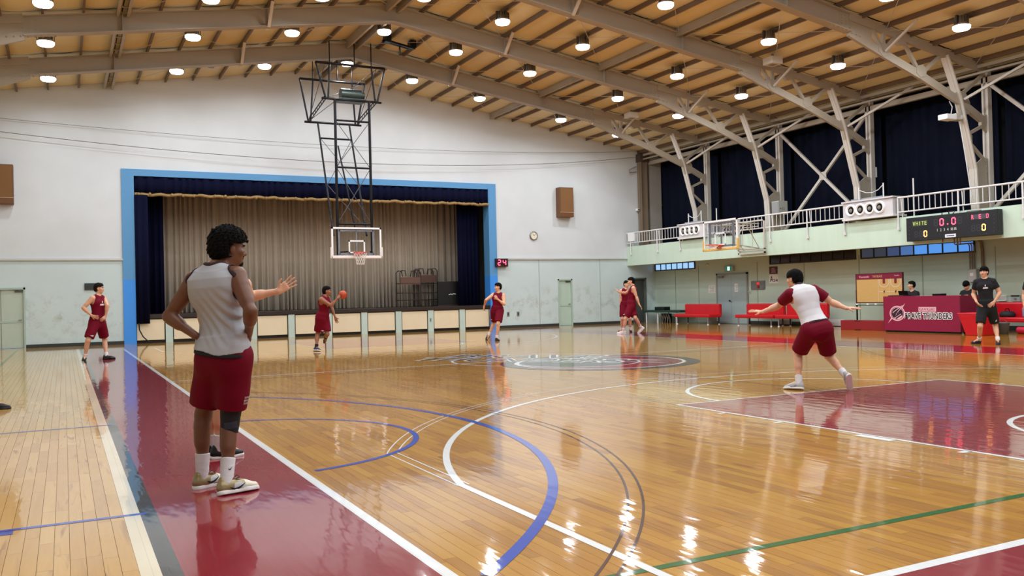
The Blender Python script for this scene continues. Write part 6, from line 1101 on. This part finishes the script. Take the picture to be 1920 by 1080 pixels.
J = person('coach', 'coach in black t-shirt and shorts standing with hands on hips by desk', 'light', .009, FRINGE, M_HAIR, 'tee', M_TEE, M_TEE, M_SOCK, .08, M_SNAVY, M_SNAVY, palmn=((.4, .6, 0), (.4, -.6, 0)), curl=(.4, .4), build=.94); chest(J, .11, .1); hemprint(J, 'L', .05, .05)
# two staff seated behind the desk, one person at each edge of the picture
def seated(key, base, f, r, head, hf, hands):
    f = nrm(V3(f)); r = nrm(np.cross(f, [0, 0, 1])); q = lambda a, b, z: tuple(r*a+f*b+np.array([0, 0, z]))
    D_ = dict(H=1.75, base=base, pelvis=q(0, -.02, .7), neck=q(0, .06, 1.25), head=tuple(V3(q(0, .1, 1.43))+V3(head)), fwd=tuple(f), hfwd=tuple(f), headfwd=hf)
    for k, s_ in (('R', 1), ('L', -1)):
        hx, hz = hands[0 if k == 'L' else 1]
        D_.update({'hip'+k: q(s_*.09, 0, .68), 'knee'+k: q(s_*.12, .4, .56), 'ank'+k: q(s_*.12, .36, .1), 'toe'+k: q(s_*.13, .55, .035), 'sh'+k: q(s_*.175, .06, 1.19), 'el'+k: q(s_*.24, .12, .94), 'wr'+k: q(s_*hx, .32, hz), 'fg'+k: q(s_*(hx-.05), .41, hz-.01)})
    POSE[key] = D_
seated('staff_a', (22.75, 16.3), (-1, .05, 0), None, (0, 0, .02), (-.75, .65, 0), ((.12, 1.1), (.16, 1.14)))
seated('staff_b', (22.75, 14.35), (-1, -.1, 0), None, (-.06, 0, -.03), (-.8, -.25, -.55), ((.12, 1.1), (.12, 1.1)))
person('staff_a', 'seated staff member in black shirt beside the tactics board, looking left', 'light', .011, SHORT, M_HAIR, 'tee', M_TEE, M_TEE, M_SOCK, .08, M_SBLK, M_SBLK)
J = person('staff_b', 'seated staff member in black shirt looking down at end of the desk', 'light', .011, dict(top=.03, side=.022, back=.026, line=.03, na=.004), M_HAIR, 'tee', M_TEE, M_TEE, M_SOCK, .08, M_SBLK, M_SBLK); chest(J)
for (x, y), l in (((22.8, 16.3), 'dark stool under the staff member beside the tactics board'), ((22.8, 14.35), 'dark stool under the staff member looking down')):
    t = thing('stool', l, 'stool', (x, y, 0)); MB().cyl((0, 0, .52), (0, 0, .555), .19, 20).build('seat', M_RUB, t); [MB().cyl((.15*math.cos(a), .15*math.sin(a), 0), (.11*math.cos(a),   .11*math.sin(a), .52), .016, 8).build('leg', M_CHR, t) for a in (.8, 2.4, 3.9, 5.5)]
def standing(key, base, f, H=1.76, hand=None, k_hand='R', wide=.12):
    f = nrm(V3(f)); r = nrm(np.cross(f, [0, 0, 1])); s = H/1.8; q = lambda a, b, z: tuple(r*a*s+f*b*s+np.array([0, 0, z*s]))
    D_ = dict(H=H, base=base, pelvis=q(0, 0, .95), neck=q(0, -.01, 1.51), head=q(0, .05, 1.68), fwd=tuple(f), hfwd=tuple(f), headfwd=tuple(f))
    for k, s_ in (('R', 1), ('L', -1)): D_.update({'hip'+k: q(s_*.09, 0, .93), 'knee'+k: q(s_*wide*.9, .03, .51), 'ank'+k: q(s_*wide, 0, .1/s), 'toe'+k: q(s_*(wide+.03), .19, .035/s), 'sh'+k: q(s_*.178, -.01, 1.455), 'el'+k: q(s_*.25, -.04, 1.16), 'wr'+k: q(s_*.25, .08, .92), 'fg'+k: q(s_*.25, .1, .82)})
    POSE[key] = D_
standing('edge_east', (18.65, 9.75), (-.85, -.5, 0)); standing('edge_west', (-3.06, 11.0), (.9, -.1, 0), 1.85); POSE['edge_west'].update(ankL=(.5, .06, .1), toeL=(.69, .04, .035), kneeL=(.3, .08, .52), ankR=(-.25, -.1, .1), toeR=(-.06, -.12, .035), kneeR=(-.05, -.1, .52), pelvis=(0, 0, .92)); POSE['edge_west']['hip'+'L'] = (.02, .09, .9); POSE['edge_west']['hip'+'R'] = (-.02, -.09, .9)
J = person('edge_east', 'person in black at the right edge of the picture, white shoes', 'light', .011, SHORT, M_HAIR, 'tee', M_TEE, M_TEE, M_SOCK, .1, M_SWHT, M_SOLE)
person('edge_west', 'player in burgundy just past the left edge, black shoe toe showing', 'tan', .011, SHORT, M_HAIR, 'tank', M_BURG, M_BURG, M_SOCK, .1, M_SBLK, M_SBLK)
